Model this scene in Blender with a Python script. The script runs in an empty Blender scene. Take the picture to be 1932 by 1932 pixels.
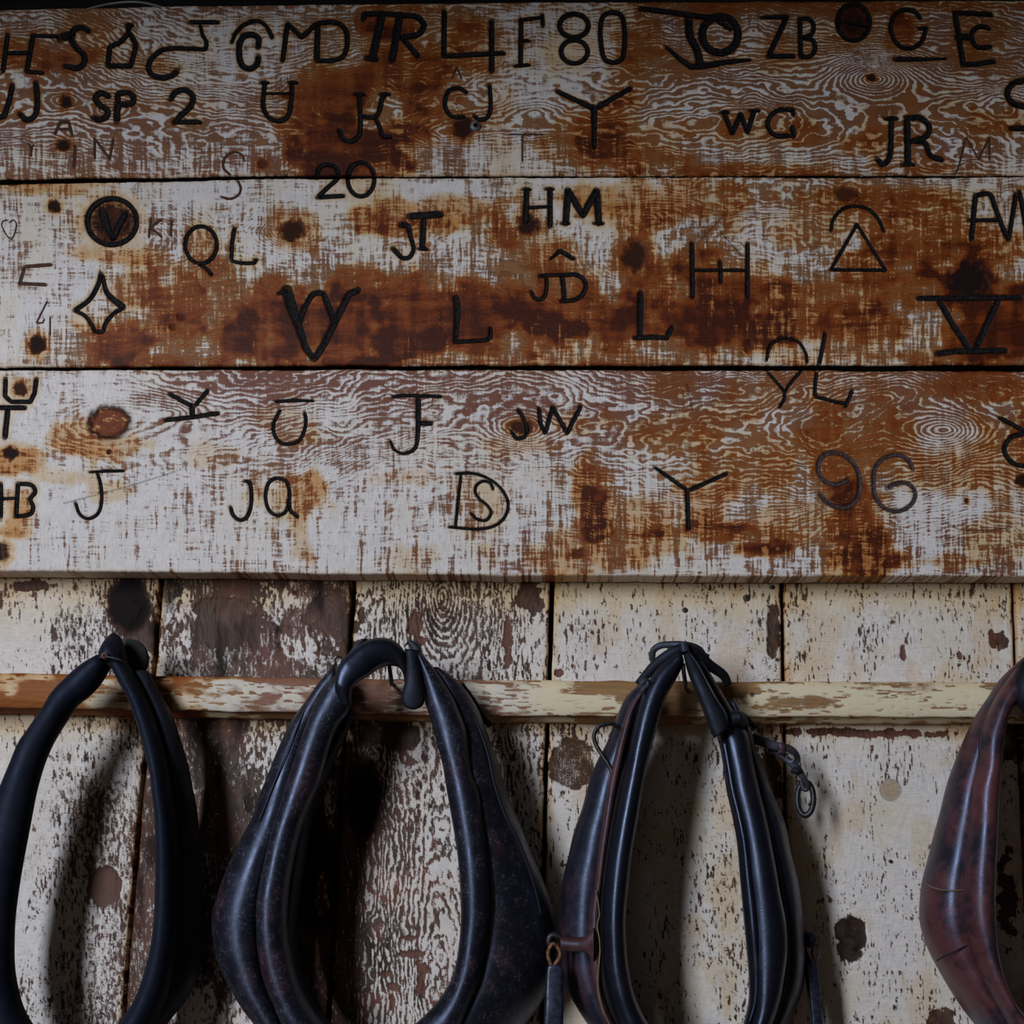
import bpy, math
import numpy as np
from mathutils import Vector, Euler

C = bpy.context.scene.collection
scene = bpy.context.scene

# ------------------------------------------------------------------ camera, world, light, exposure
W_PX = 1932.0
FOC = 2300.0                      # focal length in pixels of the 1932 frame
PPX, PPY = 966.0, 1300.0          # principal point (camera carries a vertical shift)
CAM_D, CAM_Z = 1.84, 1.55
PITCH, YAW = math.radians(8.0), math.radians(1.2)

cam_d = bpy.data.cameras.new('camera')
cam = bpy.data.objects.new('camera', cam_d)
C.objects.link(cam)
cam_d.sensor_fit = 'HORIZONTAL'
cam_d.sensor_width = 36.0
cam_d.lens = 36.0 * FOC / W_PX
cam_d.shift_x = 0.0
cam_d.shift_y = (PPY - 966.0) / W_PX
cam.location = (0.0, -CAM_D, CAM_Z)
cam.rotation_euler = (math.pi / 2 + PITCH, 0.0, YAW)
scene.camera = cam

scene.view_settings.view_transform = 'Standard'
scene.view_settings.look = 'None'
scene.view_settings.exposure = 0.0
scene.view_settings.gamma = 1.0
scene.view_settings.use_curve_mapping = False

world = bpy.data.worlds.new('barn_gloom')
scene.world = world
world.use_nodes = True
bg = world.node_tree.nodes['Background']
bg.inputs[0].default_value = (0.95, 0.80, 0.64, 1)
bg.inputs[1].default_value = 0.018

def area_light(name, loc, target, sx, sy, power, col):
    l = bpy.data.lights.new(name, 'AREA')
    l.shape = 'RECTANGLE'
    l.size, l.size_y = sx, sy
    l.energy = power
    l.color = col
    o = bpy.data.objects.new(name, l)
    C.objects.link(o)
    o.location = loc
    d = Vector(target) - Vector(loc)
    o.rotation_euler = d.to_track_quat('-Z', 'Y').to_euler()
    return o

area_light('window_daylight', (-3.15, -5.10, 3.20), (0.0, 0.0, 1.85), 0.78, 3.2, 345.0, (0.74, 0.85, 1.0))
area_light('front_fill', (-0.5, -3.6, 1.3), (0.0, 0.0, 1.8), 1.0, 1.9, 1.5, (1.0, 0.87, 0.70))  # added fill from the front, not a known opening

# ------------------------------------------------------------------ unprojection of photo pixels to planes of the room
_R = np.array(Euler(cam.rotation_euler).to_matrix())
_CL = np.array(cam.location)

def at(px, py, Y=0.0):
    """point of the plane y = Y that the photograph shows at pixel (px, py)"""
    px, py, Y = np.broadcast_arrays(np.asarray(px, float), np.asarray(py, float), np.asarray(Y, float))
    d = np.stack([(px - PPX) / FOC, -(py - PPY) / FOC, -np.ones_like(px)], -1) @ _R.T
    t = (Y - _CL[1]) / d[..., 1]
    return _CL + d * t[..., None]

PXM = CAM_D / FOC                 # metres per pixel on the wall

# ------------------------------------------------------------------ noise on numpy grids
def _hash(ix, iy, seed):
    h = (ix.astype(np.int64) * 374761393 + iy.astype(np.int64) * 668265263 + seed * 1274126177) & 0xffffffff
    h = ((h ^ (h >> 13)) * 1274126177) & 0xffffffff
    h = h ^ (h >> 16)
    return (h & 0xffff) / 65535.0

def vn(x, y, seed=0):
    x, y = np.broadcast_arrays(np.asarray(x, float), np.asarray(y, float))
    ix, iy = np.floor(x), np.floor(y)
    fx, fy = x - ix, y - iy
    fx = fx * fx * fx * (fx * (fx * 6 - 15) + 10)
    fy = fy * fy * fy * (fy * (fy * 6 - 15) + 10)
    a, b = _hash(ix, iy, seed), _hash(ix + 1, iy, seed)
    c, d = _hash(ix, iy + 1, seed), _hash(ix + 1, iy + 1, seed)
    return (a * (1 - fx) + b * fx) * (1 - fy) + (c * (1 - fx) + d * fx) * fy

def fbm(x, y, seed=0, octs=4, gain=0.5):
    s, a, t = 0.0, 1.0, 0.0
    for k in range(octs):
        s = s + a * vn(np.asarray(x) * 2 ** k + 17.3 * k, np.asarray(y) * 2 ** k + 9.1 * k, seed + 31 * k)
        t += a
        a *= gain
    return s / t

def sstep(a, b, x):
    t = np.clip((x - a) / (b - a), 0, 1)
    return t * t * (3 - 2 * t)

def gridlookup(cols, rows, table, x, y):
    """bilinear look-up of a coarse hand-made table"""
    cols, rows, table = np.asarray(cols, float), np.asarray(rows, float), np.asarray(table, float)
    fx = np.interp(x, cols, np.arange(len(cols)))
    fy = np.interp(y, rows, np.arange(len(rows)))
    ix = np.clip(fx.astype(int), 0, len(cols) - 2)
    iy = np.clip(fy.astype(int), 0, len(rows) - 2)
    tx, ty = fx - ix, fy - iy
    tx, ty = tx * tx * (3 - 2 * tx), ty * ty * (3 - 2 * ty)
    return ((table[iy, ix] * (1 - tx) + table[iy, ix + 1] * tx) * (1 - ty)
            + (table[iy + 1, ix] * (1 - tx) + table[iy + 1, ix + 1] * tx) * ty)

def blobs(x, y, lst, seed, soft=0.45, wob=0.8, wl=45.0):
    """soft stains: (cx, cy, rx, ry, strength), edges wobbled by noise"""
    s = np.zeros_like(x)
    wx = (fbm(x / wl, y / wl, seed, 4) - 0.5) * wob * 2
    for k, (cx, cy, rx, ry, st) in enumerate(lst):
        m = (np.abs(x - cx) < rx * 2.4) & (np.abs(y - cy) < ry * 2.4)
        if not m.any():
            continue
        d = np.sqrt(((x[m] - cx) / rx) ** 2 + ((y[m] - cy) / ry) ** 2)
        v = 1 - sstep(1 - soft, 1 + soft, d + wx[m])
        s[m] = np.maximum(s[m], v * st) + 0.25 * np.minimum(s[m], v * st)
    return s

# ------------------------------------------------------------------ object helpers
def mesh_obj(name, verts, faces, mat, parent=None, smooth=True):
    me = bpy.data.meshes.new(name)
    verts = np.asarray(verts, dtype=np.float32)
    if parent is not None and 'origin' in parent:
        verts = verts - np.array(list(parent['origin']), dtype=np.float32)
    if isinstance(faces, np.ndarray):
        nf = len(faces)
        k = faces.shape[1]
        me.vertices.add(len(verts))
        me.vertices.foreach_set('co', verts.ravel())
        me.loops.add(nf * k)
        me.loops.foreach_set('vertex_index', faces.astype(np.int32).ravel())
        me.polygons.add(nf)
        me.polygons.foreach_set('loop_start', np.arange(0, nf * k, k, dtype=np.int32))
        me.update(calc_edges=True)
    else:
        me.from_pydata([tuple(map(float, v)) for v in verts], [], faces)
        me.update()
    me.polygons.foreach_set('use_smooth', np.full(len(me.polygons), smooth))
    if mat:
        me.materials.append(mat)
    o = bpy.data.objects.new(name, me)
    C.objects.link(o)
    if parent is not None:
        o.parent = parent
    return o

def thing(name, label, cat, loc=(0, 0, 0), group=None):
    o = bpy.data.objects.new(name, None)
    o.empty_display_size = 0.05
    C.objects.link(o)
    o.location = loc
    o['origin'] = [float(v) for v in loc]
    o['label'] = label
    o['category'] = cat
    if group:
        o['group'] = group
    return o

def set_origin(o, loc):
    """mesh thing: move its origin to loc, keep the vertices where they are"""
    n = len(o.data.vertices)
    a = np.empty(n * 3, np.float32)
    o.data.vertices.foreach_get('co', a)
    a = a.reshape(-1, 3) - np.array(loc, np.float32)
    o.data.vertices.foreach_set('co', a.ravel())
    o.data.update()
    o.location = loc
    o['origin'] = [float(v) for v in loc]

def box(x0, x1, y0, y1, z0, z1):
    v = [(x, y, z) for x in (x0, x1) for y in (y0, y1) for z in (z0, z1)]
    f = [(0, 1, 3, 2), (4, 6, 7, 5), (0, 4, 5, 1), (2, 3, 7, 6), (0, 2, 6, 4), (1, 5, 7, 3)]
    return v, f

def crom(pts, n, closed=False):
    """Catmull-Rom through pts, resampled to n points evenly by arc length"""
    p = np.asarray(pts, float)
    if closed:
        p = np.vstack([p[-1], p, p[0], p[1]])
    else:
        p = np.vstack([2 * p[0] - p[1], p, 2 * p[-1] - p[-2]])
    out = []
    for i in range(1, len(p) - 2):
        p0, p1, p2, p3 = p[i - 1], p[i], p[i + 1], p[i + 2]
        # centripetal-ish damping for uneven spacing
        d1 = np.linalg.norm(p2 - p1) + 1e-9
        m1 = (p2 - p0) * d1 / (np.linalg.norm(p2 - p1) + np.linalg.norm(p1 - p0) + 1e-9)
        m2 = (p3 - p1) * d1 / (np.linalg.norm(p3 - p2) + np.linalg.norm(p2 - p1) + 1e-9)
        t = np.linspace(0, 1, 14, endpoint=False)[:, None]
        out.append((2 * t**3 - 3 * t**2 + 1) * p1 + (t**3 - 2 * t**2 + t) * m1
                   + (-2 * t**3 + 3 * t**2) * p2 + (t**3 - t**2) * m2)
    out.append(p[-2][None])
    q = np.vstack(out)
    s = np.concatenate([[0], np.cumsum(np.linalg.norm(np.diff(q, axis=0), axis=1))])
    ss = np.linspace(0, s[-1], n, endpoint=not closed)
    return np.stack([np.interp(ss, s, q[:, k]) for k in range(q.shape[1])], 1)

def polyline(pts, n):
    p = np.asarray(pts, float)
    s = np.concatenate([[0], np.cumsum(np.linalg.norm(np.diff(p, axis=0), axis=1))])
    ss = np.linspace(0, s[-1], n)
    return np.stack([np.interp(ss, s, p[:, k]) for k in range(p.shape[1])], 1)

def prof(v, n):
    """a number, or a list of values spread evenly over n stations"""
    if np.isscalar(v):
        return np.full(n, float(v))
    v = np.asarray(v, float)
    return np.interp(np.linspace(0, 1, n), np.linspace(0, 1, len(v)), v)

def sweep(name, I, O, Y, hd, mat, parent=None, closed=False, m=22, power=2.0, seed=None, rough=0.0, tilt=0.0):
    """skin a form whose outline in the photo runs between the pixel lines I and O, centred at depth Y, half-thickness hd"""
    n = len(I)
    Y, hd = prof(Y, n), prof(hd, n)
    tl = prof(tilt, n)                                            # outer edge set back, inner edge forward
    A, B = at(I[:, 0], I[:, 1], Y - tl), at(O[:, 0], O[:, 1], Y + tl)
    c, w = (A + B) / 2, (B - A) / 2
    th = np.linspace(0, 2 * np.pi, m, endpoint=False)
    ct, st = np.cos(th), np.sin(th)
    ct = np.sign(ct) * np.abs(ct) ** (2 / power)
    st = np.sign(st) * np.abs(st) ** (2 / power)
    V = c[:, None, :] + w[:, None, :] * ct[None, :, None]
    V[:, :, 1] -= hd[:, None] * st[None, :]
    if rough:
        ii, jj = np.meshgrid(np.arange(n), np.arange(m), indexing='ij')
        nz = (fbm(ii / 9.0, jj / 5.0, seed or 3, 3) - 0.5) * 2 * rough
        off = V - c[:, None, :]
        V = V + off / (np.linalg.norm(off, axis=2, keepdims=True) + 1e-9) * nz[:, :, None]
    V = V.reshape(-1, 3)
    rows = n if closed else n - 1
    i = np.arange(rows)[:, None]
    j = np.arange(m)[None, :]
    i2, j2 = (i + 1) % n, (j + 1) % m
    F = np.stack([i * m + j, i * m + j2, i2 * m + j2, i2 * m + j], -1).reshape(-1, 4)
    faces = [tuple(map(int, f)) for f in F]
    if not closed:
        faces.append(tuple(range(m - 1, -1, -1)))
        faces.append(tuple(range((n - 1) * m, n * m)))
    return mesh_obj(name, V, faces, mat, parent)

def tube(name, pts, r, mat, parent=None, closed=False, m=10, n=40, flat=None, updir=(0, 1, 0)):
    """round (or flattened) tube through 3-D points"""
    p = crom(np.asarray(pts, float), n, closed)
    r = prof(r, n)
    t = np.roll(p, -1, 0) - np.roll(p, 1, 0)
    if not closed:
        t[0], t[-1] = p[1] - p[0], p[-1] - p[-2]
    t /= np.linalg.norm(t, axis=1, keepdims=True) + 1e-12
    up = np.array(updir, float)
    u = np.cross(t, up)
    u /= np.linalg.norm(u, axis=1, keepdims=True) + 1e-9
    v = np.cross(u, t)
    th = np.linspace(0, 2 * np.pi, m, endpoint=False)
    fl = 1.0 if flat is None else flat
    V = p[:, None, :] + r[:, None, None] * (u[:, None, :] * np.cos(th)[None, :, None]
                                          + v[:, None, :] * np.sin(th)[None, :, None] * fl)
    V = V.reshape(-1, 3)
    faces = []
    rows = n if closed else n - 1
    for i in range(rows):
        for j in range(m):
            i2, j2 = (i + 1) % n, (j + 1) % m
            faces.append((i * m + j, i * m + j2, i2 * m + j2, i2 * m + j))
    if not closed:
        faces.append(tuple(range(m - 1, -1, -1)))
        faces.append(tuple(range((n - 1) * m, n * m)))
    return mesh_obj(name, V, faces, mat, parent)

def pxt(lst):
    """[(px, py, Y)] -> world points"""
    a = np.asarray(lst, float)
    return at(a[:, 0], a[:, 1], a[:, 2])

# ------------------------------------------------------------------ materials
def new_mat(name):
    m = bpy.data.materials.new(name)
    m.use_nodes = True
    nt = m.node_tree
    for n in list(nt.nodes):
        nt.nodes.remove(n)
    out = nt.nodes.new('ShaderNodeOutputMaterial')
    b = nt.nodes.new('ShaderNodeBsdfPrincipled')
    nt.links.new(b.outputs[0], out.inputs[0])
    return m, nt, b

class NB:
    def __init__(s, nt):
        s.nt = nt
    def n(s, t, **kw):
        x = s.nt.nodes.new(t)
        for k, v in kw.items():
            setattr(x, k, v)
        return x
    def link(s, a, b):
        s.nt.links.new(a, b)
    def val(s, sock, v):
        if hasattr(v, 'is_linked') or isinstance(v, bpy.types.NodeSocket):
            s.link(v, sock)
        else:
            sock.default_value = v
    def math(s, op, a, b=0.0, c=0.0, clamp=False):
        x = s.n('ShaderNodeMath', operation=op)
        x.use_clamp = clamp
        s.val(x.inputs[0], a)
        s.val(x.inputs[1], b)
        s.val(x.inputs[2], c)
        return x.outputs[0]
    def mix(s, f, a, b, blend='MIX'):
        x = s.n('ShaderNodeMix', data_type='RGBA', blend_type=blend)
        s.val(x.inputs[0], f)
        for i, v in ((6, a), (7, b)):
            if isinstance(v, (tuple, list)):
                x.inputs[i].default_value = (*v, 1) if len(v) == 3 else v
            else:
                s.link(v, x.inputs[i])
        return x.outputs[2]
    def noise(s, scale, detail=3.0, rough=0.55, vec=None, stretch=None, seed=0.0):
        tc = s.n('ShaderNodeTexCoord')
        v = tc.outputs['Object']
        if stretch or seed:
            mp = s.n('ShaderNodeMapping')
            s.link(v, mp.inputs[0])
            mp.inputs[1].default_value = (seed, seed * 0.7, seed * 1.3)
            if stretch:
                mp.inputs[3].default_value = stretch
            v = mp.outputs[0]
        x = s.n('ShaderNodeTexNoise')
        s.link(v, x.inputs['Vector'])
        x.inputs['Scale'].default_value = scale
        x.inputs['Detail'].default_value = detail
        x.inputs['Roughness'].default_value = rough
        return x.outputs[0]
    def ramp(s, f, stops, interp='LINEAR'):
        x = s.n('ShaderNodeValToRGB')
        x.color_ramp.interpolation = interp
        e = x.color_ramp.elements
        while len(e) < len(stops):
            e.new(0.5)
        for k, (p, c) in enumerate(stops):
            e[k].position = p
            e[k].color = (*c, 1) if len(c) == 3 else c
        s.link(f, x.inputs[0])
        return x.outputs[0]
    def mrange(s, v, a, b, c=0.0, d=1.0, smooth=True):
        x = s.n('ShaderNodeMapRange')
        x.interpolation_type = 'SMOOTHSTEP' if smooth else 'LINEAR'
        s.val(x.inputs[0], v)
        for i, q in enumerate((a, b, c, d)):
            s.val(x.inputs[i + 1], q)
        return x.outputs[0]

def weathered_wood(name, horizontal=True, white=(0.70, 0.61, 0.56), cream=(0.62, 0.49, 0.31),
                   wood_a=(0.085, 0.035, 0.014), wood_b=(0.31, 0.135, 0.052), red=(0.165, 0.060, 0.037), amp=(0.62, 0.40, 0.30),
                   resin_a=(0.20, 0.090, 0.036), resin_b=(0.50, 0.245, 0.102)):
    """worn limewash over softwood. Vertex fields: fa = paint cover, stain, red primer; fb = grain, scorch, grime"""
    m, nt, b = new_mat(name)
    N = NB(nt)
    fa = N.n('ShaderNodeAttribute', attribute_name='fa')
    fb = N.n('ShaderNodeAttribute', attribute_name='fb')
    sa = N.n('ShaderNodeSeparateColor')
    sb = N.n('ShaderNodeSeparateColor')
    N.link(fa.outputs['Color'], sa.inputs[0])
    N.link(fb.outputs['Color'], sb.inputs[0])
    paint, stain, redm = sa.outputs[0], sa.outputs[1], sa.outputs[2]
    grain, scorch_shade, grime = sb.outputs[0], sb.outputs[1], sb.outputs[2]
    if horizontal:
        fibre = N.noise(1.0, 4, 0.6, stretch=(70, 70, 620))
        cross = N.noise(1.0, 3, 0.6, stretch=(560, 60, 75), seed=3.1)
    else:
        fibre = N.noise(1.0, 4, 0.6, stretch=(620, 70, 70))
        cross = N.noise(1.0, 3, 0.6, stretch=(75, 60, 560), seed=3.1)
    fine = N.noise(520, 3, 0.6)
    mid = N.noise(60, 4, 0.6, seed=1.7)
    # paint cover, broken up by fibre, saw marks and flecks
    p = N.math('ADD', paint, N.math('MULTIPLY', N.math('SUBTRACT', fine, 0.5), amp[0]))
    p = N.math('ADD', p, N.math('MULTIPLY', N.math('SUBTRACT', fibre, 0.5), amp[1]))
    p = N.math('ADD', p, N.math('MULTIPLY', N.math('SUBTRACT', cross, 0.5), amp[2]))
    mask = N.mrange(p, 0.36, 0.64)
    wood = N.mix(N.math('ADD', N.math('MULTIPLY', grain, 0.6), N.math('MULTIPLY', fibre, 0.4)), wood_a, wood_b)
    wood = N.mix(N.math('MULTIPLY', stain, 1.0, clamp=True), wood, N.mix(N.math('ADD', N.math('MULTIPLY', grain, 0.5), N.math('MULTIPLY', fibre, 0.5)), resin_a, resin_b))
    wood = N.mix(N.math('MULTIPLY', redm, N.math('SUBTRACT', 1.0, N.math('MULTIPLY', stain, 0.8), clamp=True)), wood, N.mix(fibre, tuple(c * 0.65 for c in red), tuple(c * 1.35 for c in red)))
    pt = N.mix(N.math('MULTIPLY', N.mrange(mid, 0.3, 0.75), 0.42), white, tuple(c * 0.72 for c in white))
    pt = N.mix(N.math('MULTIPLY', N.mrange(cross, 0.42, 0.72), 0.42), pt, tuple(c * 0.50 for c in white))
    pt = N.mix(N.math('MULTIPLY', N.mrange(fine, 0.55, 0.75), 0.25), pt, tuple(c * 0.45 for c in white))
    pt = N.mix(grime, pt, cream)
    base = N.mix(mask, wood, pt)
    # resin and water stain soaks through both: thicker is browner
    sn = N.math('ADD', stain, N.math('MULTIPLY', N.math('MULTIPLY', N.math('SUBTRACT', N.math('ADD', fibre, cross), 1.0), 0.55), N.math('MINIMUM', stain, 0.6)))
    sn = N.math('MULTIPLY', sn, N.math('SUBTRACT', 1.0, N.math('MULTIPLY', mask, 0.38)))
    tint = N.ramp(sn, [(0.0, (1, 1, 1)), (0.22, (0.93, 0.78, 0.58)), (0.48, (0.80, 0.46, 0.19)),
                       (0.70, (0.58, 0.235, 0.064)), (0.84, (0.34, 0.118, 0.032)), (1.0, (0.14, 0.045, 0.015))])
    base = N.mix(1.0, base, tint, 'MULTIPLY')
    base = N.mix(N.math('MULTIPLY', scorch_shade, 1.0, clamp=True), base, (0.011, 0.008, 0.008))
    N.link(base, b.inputs['Base Color'])
    N.link(N.mrange(mask, 0, 1, 0.60, 0.72), b.inputs['Roughness'])
    N.link(N.mrange(scorch_shade, 0, 1, 0.16, 0.02, False), b.inputs['Specular IOR Level'])
    h = N.math('ADD', N.math('MULTIPLY', mask, 0.6), N.math('MULTIPLY', fibre, 0.5))
    bp = N.n('ShaderNodeBump')
    bp.inputs['Strength'].default_value = 0.45
    bp.inputs['Distance'].default_value = 0.0012
    N.link(h, bp.inputs['Height'])
    N.link(bp.outputs[0], b.inputs['Normal'])
    return m

def char_mat(name, a=(0.004, 0.003, 0.003), c=(0.018, 0.014, 0.014), rough=0.8):
    m, nt, b = new_mat(name)
    N = NB(nt)
    f = N.noise(240, 4, 0.6)
    N.link(N.mix(N.mrange(f, 0.35, 0.7), a, c), b.inputs['Base Color'])
    b.inputs['Roughness'].default_value = rough
    b.inputs['Specular IOR Level'].default_value = 0.12
    bp = N.n('ShaderNodeBump')
    bp.inputs['Strength'].default_value = 0.4
    bp.inputs['Distance'].default_value = 0.001
    N.link(f, bp.inputs['Height'])
    N.link(bp.outputs[0], b.inputs['Normal'])
    return m

def leather(name, dark=(0.010, 0.009, 0.010), warm=(0.060, 0.018, 0.014), amount=0.5, r0=0.30, r1=0.50,
            scuff=0.0, spec=0.5, bump=0.25, grain=420):
    m, nt, b = new_mat(name)
    N = NB(nt)
    big = N.noise(13, 4, 0.6, seed=2.2)
    pat = N.noise(45, 4, 0.65, seed=5.0)
    fine = N.noise(grain, 3, 0.6)
    f = N.mrange(N.math('ADD', N.math('MULTIPLY', big, 0.7), N.math('MULTIPLY', pat, 0.3)), 0.62 - 0.3 * amount, 0.80 - 0.3 * amount)
    col = N.mix(f, dark, warm)
    if scuff:
        sc = N.noise(210, 5, 0.75, seed=8.0)
        sm = N.math('MULTIPLY', N.mrange(sc, 0.50, 0.66), N.mrange(pat, 0.40, 0.58))
        col = N.mix(N.math('MULTIPLY', sm, scuff), col, (0.17, 0.15, 0.18))
    N.link(col, b.inputs['Base Color'])
    N.link(N.mrange(pat, 0.3, 0.7, r0, r1), b.inputs['Roughness'])
    b.inputs['Specular IOR Level'].default_value = spec
    b.inputs['Specular Tint'].default_value = (0.62, 0.71, 1.0, 1)     # cool daylight tint coloured into the highlights
    bp = N.n('ShaderNodeBump')
    bp.inputs['Strength'].default_value = bump
    bp.inputs['Distance'].default_value = 0.0012
    N.link(N.math('ADD', N.math('MULTIPLY', fine, 0.5), pat), bp.inputs['Height'])
    N.link(bp.outputs[0], b.inputs['Normal'])
    return m

def metal(name, a, c, rough=0.5, metallic=0.8, scale=160):
    m, nt, b = new_mat(name)
    N = NB(nt)
    f = N.noise(scale, 5, 0.65)
    N.link(N.mix(N.mrange(f, 0.35, 0.65), a, c), b.inputs['Base Color'])
    b.inputs['Roughness'].default_value = rough
    b.inputs['Metallic'].default_value = metallic
    bp = N.n('ShaderNodeBump')
    bp.inputs['Strength'].default_value = 0.5
    bp.inputs['Distance'].default_value = 0.001
    N.link(f, bp.inputs['Height'])
    N.link(bp.outputs[0], b.inputs['Normal'])
    return m

def plain_wood(name, a, c, stretch=(6, 60, 60), rough=0.8):
    m, nt, b = new_mat(name)
    N = NB(nt)
    f = N.noise(1.0, 5, 0.6, stretch=stretch)
    N.link(N.mix(N.mrange(f, 0.3, 0.7), a, c), b.inputs['Base Color'])
    b.inputs['Roughness'].default_value = rough
    b.inputs['Specular IOR Level'].default_value = 0.06
    return m

M_BOARD = weathered_wood('limewashed_board', True)
M_PLANK = weathered_wood('limewashed_plank', False, white=(0.73, 0.64, 0.60), cream=(0.60, 0.47, 0.28),
                         wood_a=(0.022, 0.012, 0.008), wood_b=(0.12, 0.068, 0.046), red=(0.15, 0.060, 0.042), amp=(0.80, 0.55, 0.25), resin_a=(0.022, 0.012, 0.008), resin_b=(0.12, 0.068, 0.046))
M_RAIL = weathered_wood('painted_rail', True, white=(0.68, 0.60, 0.54), cream=(0.70, 0.56, 0.36),
                        wood_a=(0.13, 0.070, 0.034), wood_b=(0.44, 0.25, 0.11), red=(0.24, 0.11, 0.085), amp=(0.34, 0.26, 0.14))
M_CHAR = char_mat('charred_brand')
M_FAINT = char_mat('faded_brand', (0.045, 0.018, 0.010), (0.10, 0.042, 0.022), 0.7)
M_DARKWOOD = plain_wood('black_timber', (0.006, 0.005, 0.005), (0.016, 0.013, 0.012))
M_FLOOR = plain_wood('worn_floor_timber', (0.06, 0.045, 0.035), (0.13, 0.10, 0.08), (50, 4, 4))
M_BLACK = leather('black_oilcloth', (0.0060, 0.0066, 0.012), (0.010, 0.010, 0.015), 0.5, 0.52, 0.66, spec=0.20, bump=0.3)
M_BLACKGRAIN = leather('pebbled_black_leather', (0.010, 0.010, 0.012), (0.020, 0.019, 0.020), 0.5, 0.5, 0.65, spec=0.35, bump=0.9, grain=330)
M_GREYFELT = leather('grey_felt', (0.030, 0.030, 0.028), (0.045, 0.043, 0.038), 0.5, 0.8, 0.9, spec=0.15)
M_OX = leather('oxblood_leather', (0.016, 0.011, 0.016), (0.088, 0.027, 0.026), 0.72, 0.33, 0.46, scuff=0.08, spec=0.62)
M_OXWORN = leather('scuffed_oxblood_leather', (0.009, 0.008, 0.012), (0.042, 0.014, 0.017), 0.36, 0.34, 0.50, scuff=0.36, spec=0.62)
M_PLUM = leather('plum_black_leather', (0.010, 0.009, 0.015), (0.045, 0.019, 0.024), 0.42, 0.33, 0.46, scuff=0.10, spec=0.62)
M_DARKL = leather('dark_harness_leather', (0.006, 0.006, 0.010), (0.016, 0.010, 0.012), 0.35, 0.31, 0.41, spec=0.66, bump=0.2)
M_DULLBLACK = leather('dull_black_leather', (0.006, 0.0055, 0.006), (0.012, 0.009, 0.009), 0.4, 0.5, 0.62, spec=0.3)  # leather that is dull black in itself
M_BROWNSTRAP = leather('brown_strap_leather', (0.045, 0.018, 0.016), (0.085, 0.034, 0.030), 0.6, 0.40, 0.52, spec=0.45)
M_GREYSTRAP = leather('greyed_strap_leather', (0.020, 0.018, 0.020), (0.050, 0.043, 0.044), 0.55, 0.42, 0.6, spec=0.45, bump=0.5)
M_THREAD = leather('waxed_thread', (0.16, 0.12, 0.07), (0.25, 0.19, 0.11), 0.5, 0.7, 0.8, spec=0.2)
M_IRON = metal('dark_iron', (0.020, 0.018, 0.020), (0.050, 0.042, 0.042), 0.45, 0.7)
M_RUST = metal('rusty_iron', (0.10, 0.040, 0.018), (0.27, 0.115, 0.045), 0.65, 0.25)
M_BAR = metal('pitted_black_bar', (0.010, 0.012, 0.022), (0.030, 0.036, 0.062), 0.34, 0.35, 120)
M_NAIL = metal('rusted_nail', (0.030, 0.018, 0.012), (0.075, 0.045, 0.028), 0.7, 0.2)
M_COPPER = metal('copper_rivet', (0.20, 0.085, 0.06), (0.34, 0.17, 0.12), 0.5, 0.5)
M_GREYBOLT = metal('grey_bolt', (0.10, 0.10, 0.105), (0.24, 0.23, 0.23), 0.5, 0.5)
M_CORD = leather('pale_cord', (0.20, 0.20, 0.17), (0.30, 0.30, 0.26), 0.5, 0.8, 0.9, spec=0.1)

# ------------------------------------------------------------------ the burnt brands (traced as strokes, one list per mark)
S4 = 3.864
MARKS = []          # (label text, material key, depth factor, halo, [ (px polyline, width px array) ])

def mark(text, view, strokes, kind='char', halo=1.0):
    ox, oy = view
    out = []
    for st in strokes:
        pts, w = np.asarray(st[0], float), st[1]
        opt = st[2] if len(st) > 2 else ''
        q = pts / S4 + np.array([ox, oy])
        if 'p' in opt:                     # already photo pixels
            q = pts.copy()
            wd = np.asarray(w, float)
        else:
            wd = np.asarray(w, float) / S4
        L = np.linalg.norm(np.diff(q, axis=0), axis=1).sum()
        closed = 'c' in opt
        if closed:
            L += np.linalg.norm(q[-1] - q[0])
        n = max(6, int(L / 2.5))
        if closed:
            s = crom(q, n, True) if 's' in opt else polyline(np.vstack([q, q[:1]]), n)
            if 's' in opt:
                s = np.vstack([s, s[:1]])
        else:
            s = crom(q, n) if 's' in opt else polyline(q, n)
        ww = prof(wd if wd.ndim else float(wd), len(s))
        out.append((s, ww, closed))
    MARKS.append((text, kind, halo, out))

def ell(cx, cy, rx, ry, n=16, rot=0.0):
    t = np.linspace(0, 2 * np.pi, n, endpoint=False)
    return [(cx + rx * math.cos(a), cy + ry * math.sin(a)) for a in t]

A, B_, C_, D_ = (0, 0), (480, 0), (960, 0), (1432, 0)
E_, F_, G_, H_ = (0, 340), (480, 340), (960, 340), (1432, 340)
I_, J_, K_, L_ = (0, 690), (480, 690), (960, 690), (1432, 690)

# --- first board
mark('H', A, [([(55, 250), (20, 520)], 30), ([(45, 385), (215, 385)], 26)])
mark('E', A, [([(240, 255), (195, 515)], 32), ([(240, 260), (420, 262)], 24), ([(195, 520), (310, 528)], 24)])
mark('S', A, [([(645, 225), (600, 200), (540, 215), (515, 270), (550, 340), (610, 400), (610, 460), (560, 495), (480, 478)], 38, 's'), ([(440, 275), (520, 250)], 60)])
mark('a bottle outline', A, [([(940, 185), (930, 250), (870, 310), (800, 340), (785, 475)], 32), ([(945, 240), (975, 290), (990, 340), (950, 480)], 32), ([(785, 478), (950, 480)], 36), ([(925, 182), (962, 182)], 30)])
mark('a lazy J over C', A, [([(1385, 160), (1590, 160)], 28), ([(1460, 180), (1475, 250), (1505, 310), (1490, 355), (1400, 352), (1200, 358), (1110, 420), (1080, 490), (1110, 545), (1190, 565), (1260, 545), (1290, 515)], [20, 26, 28, 32, 38, 40], 's')])
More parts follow.
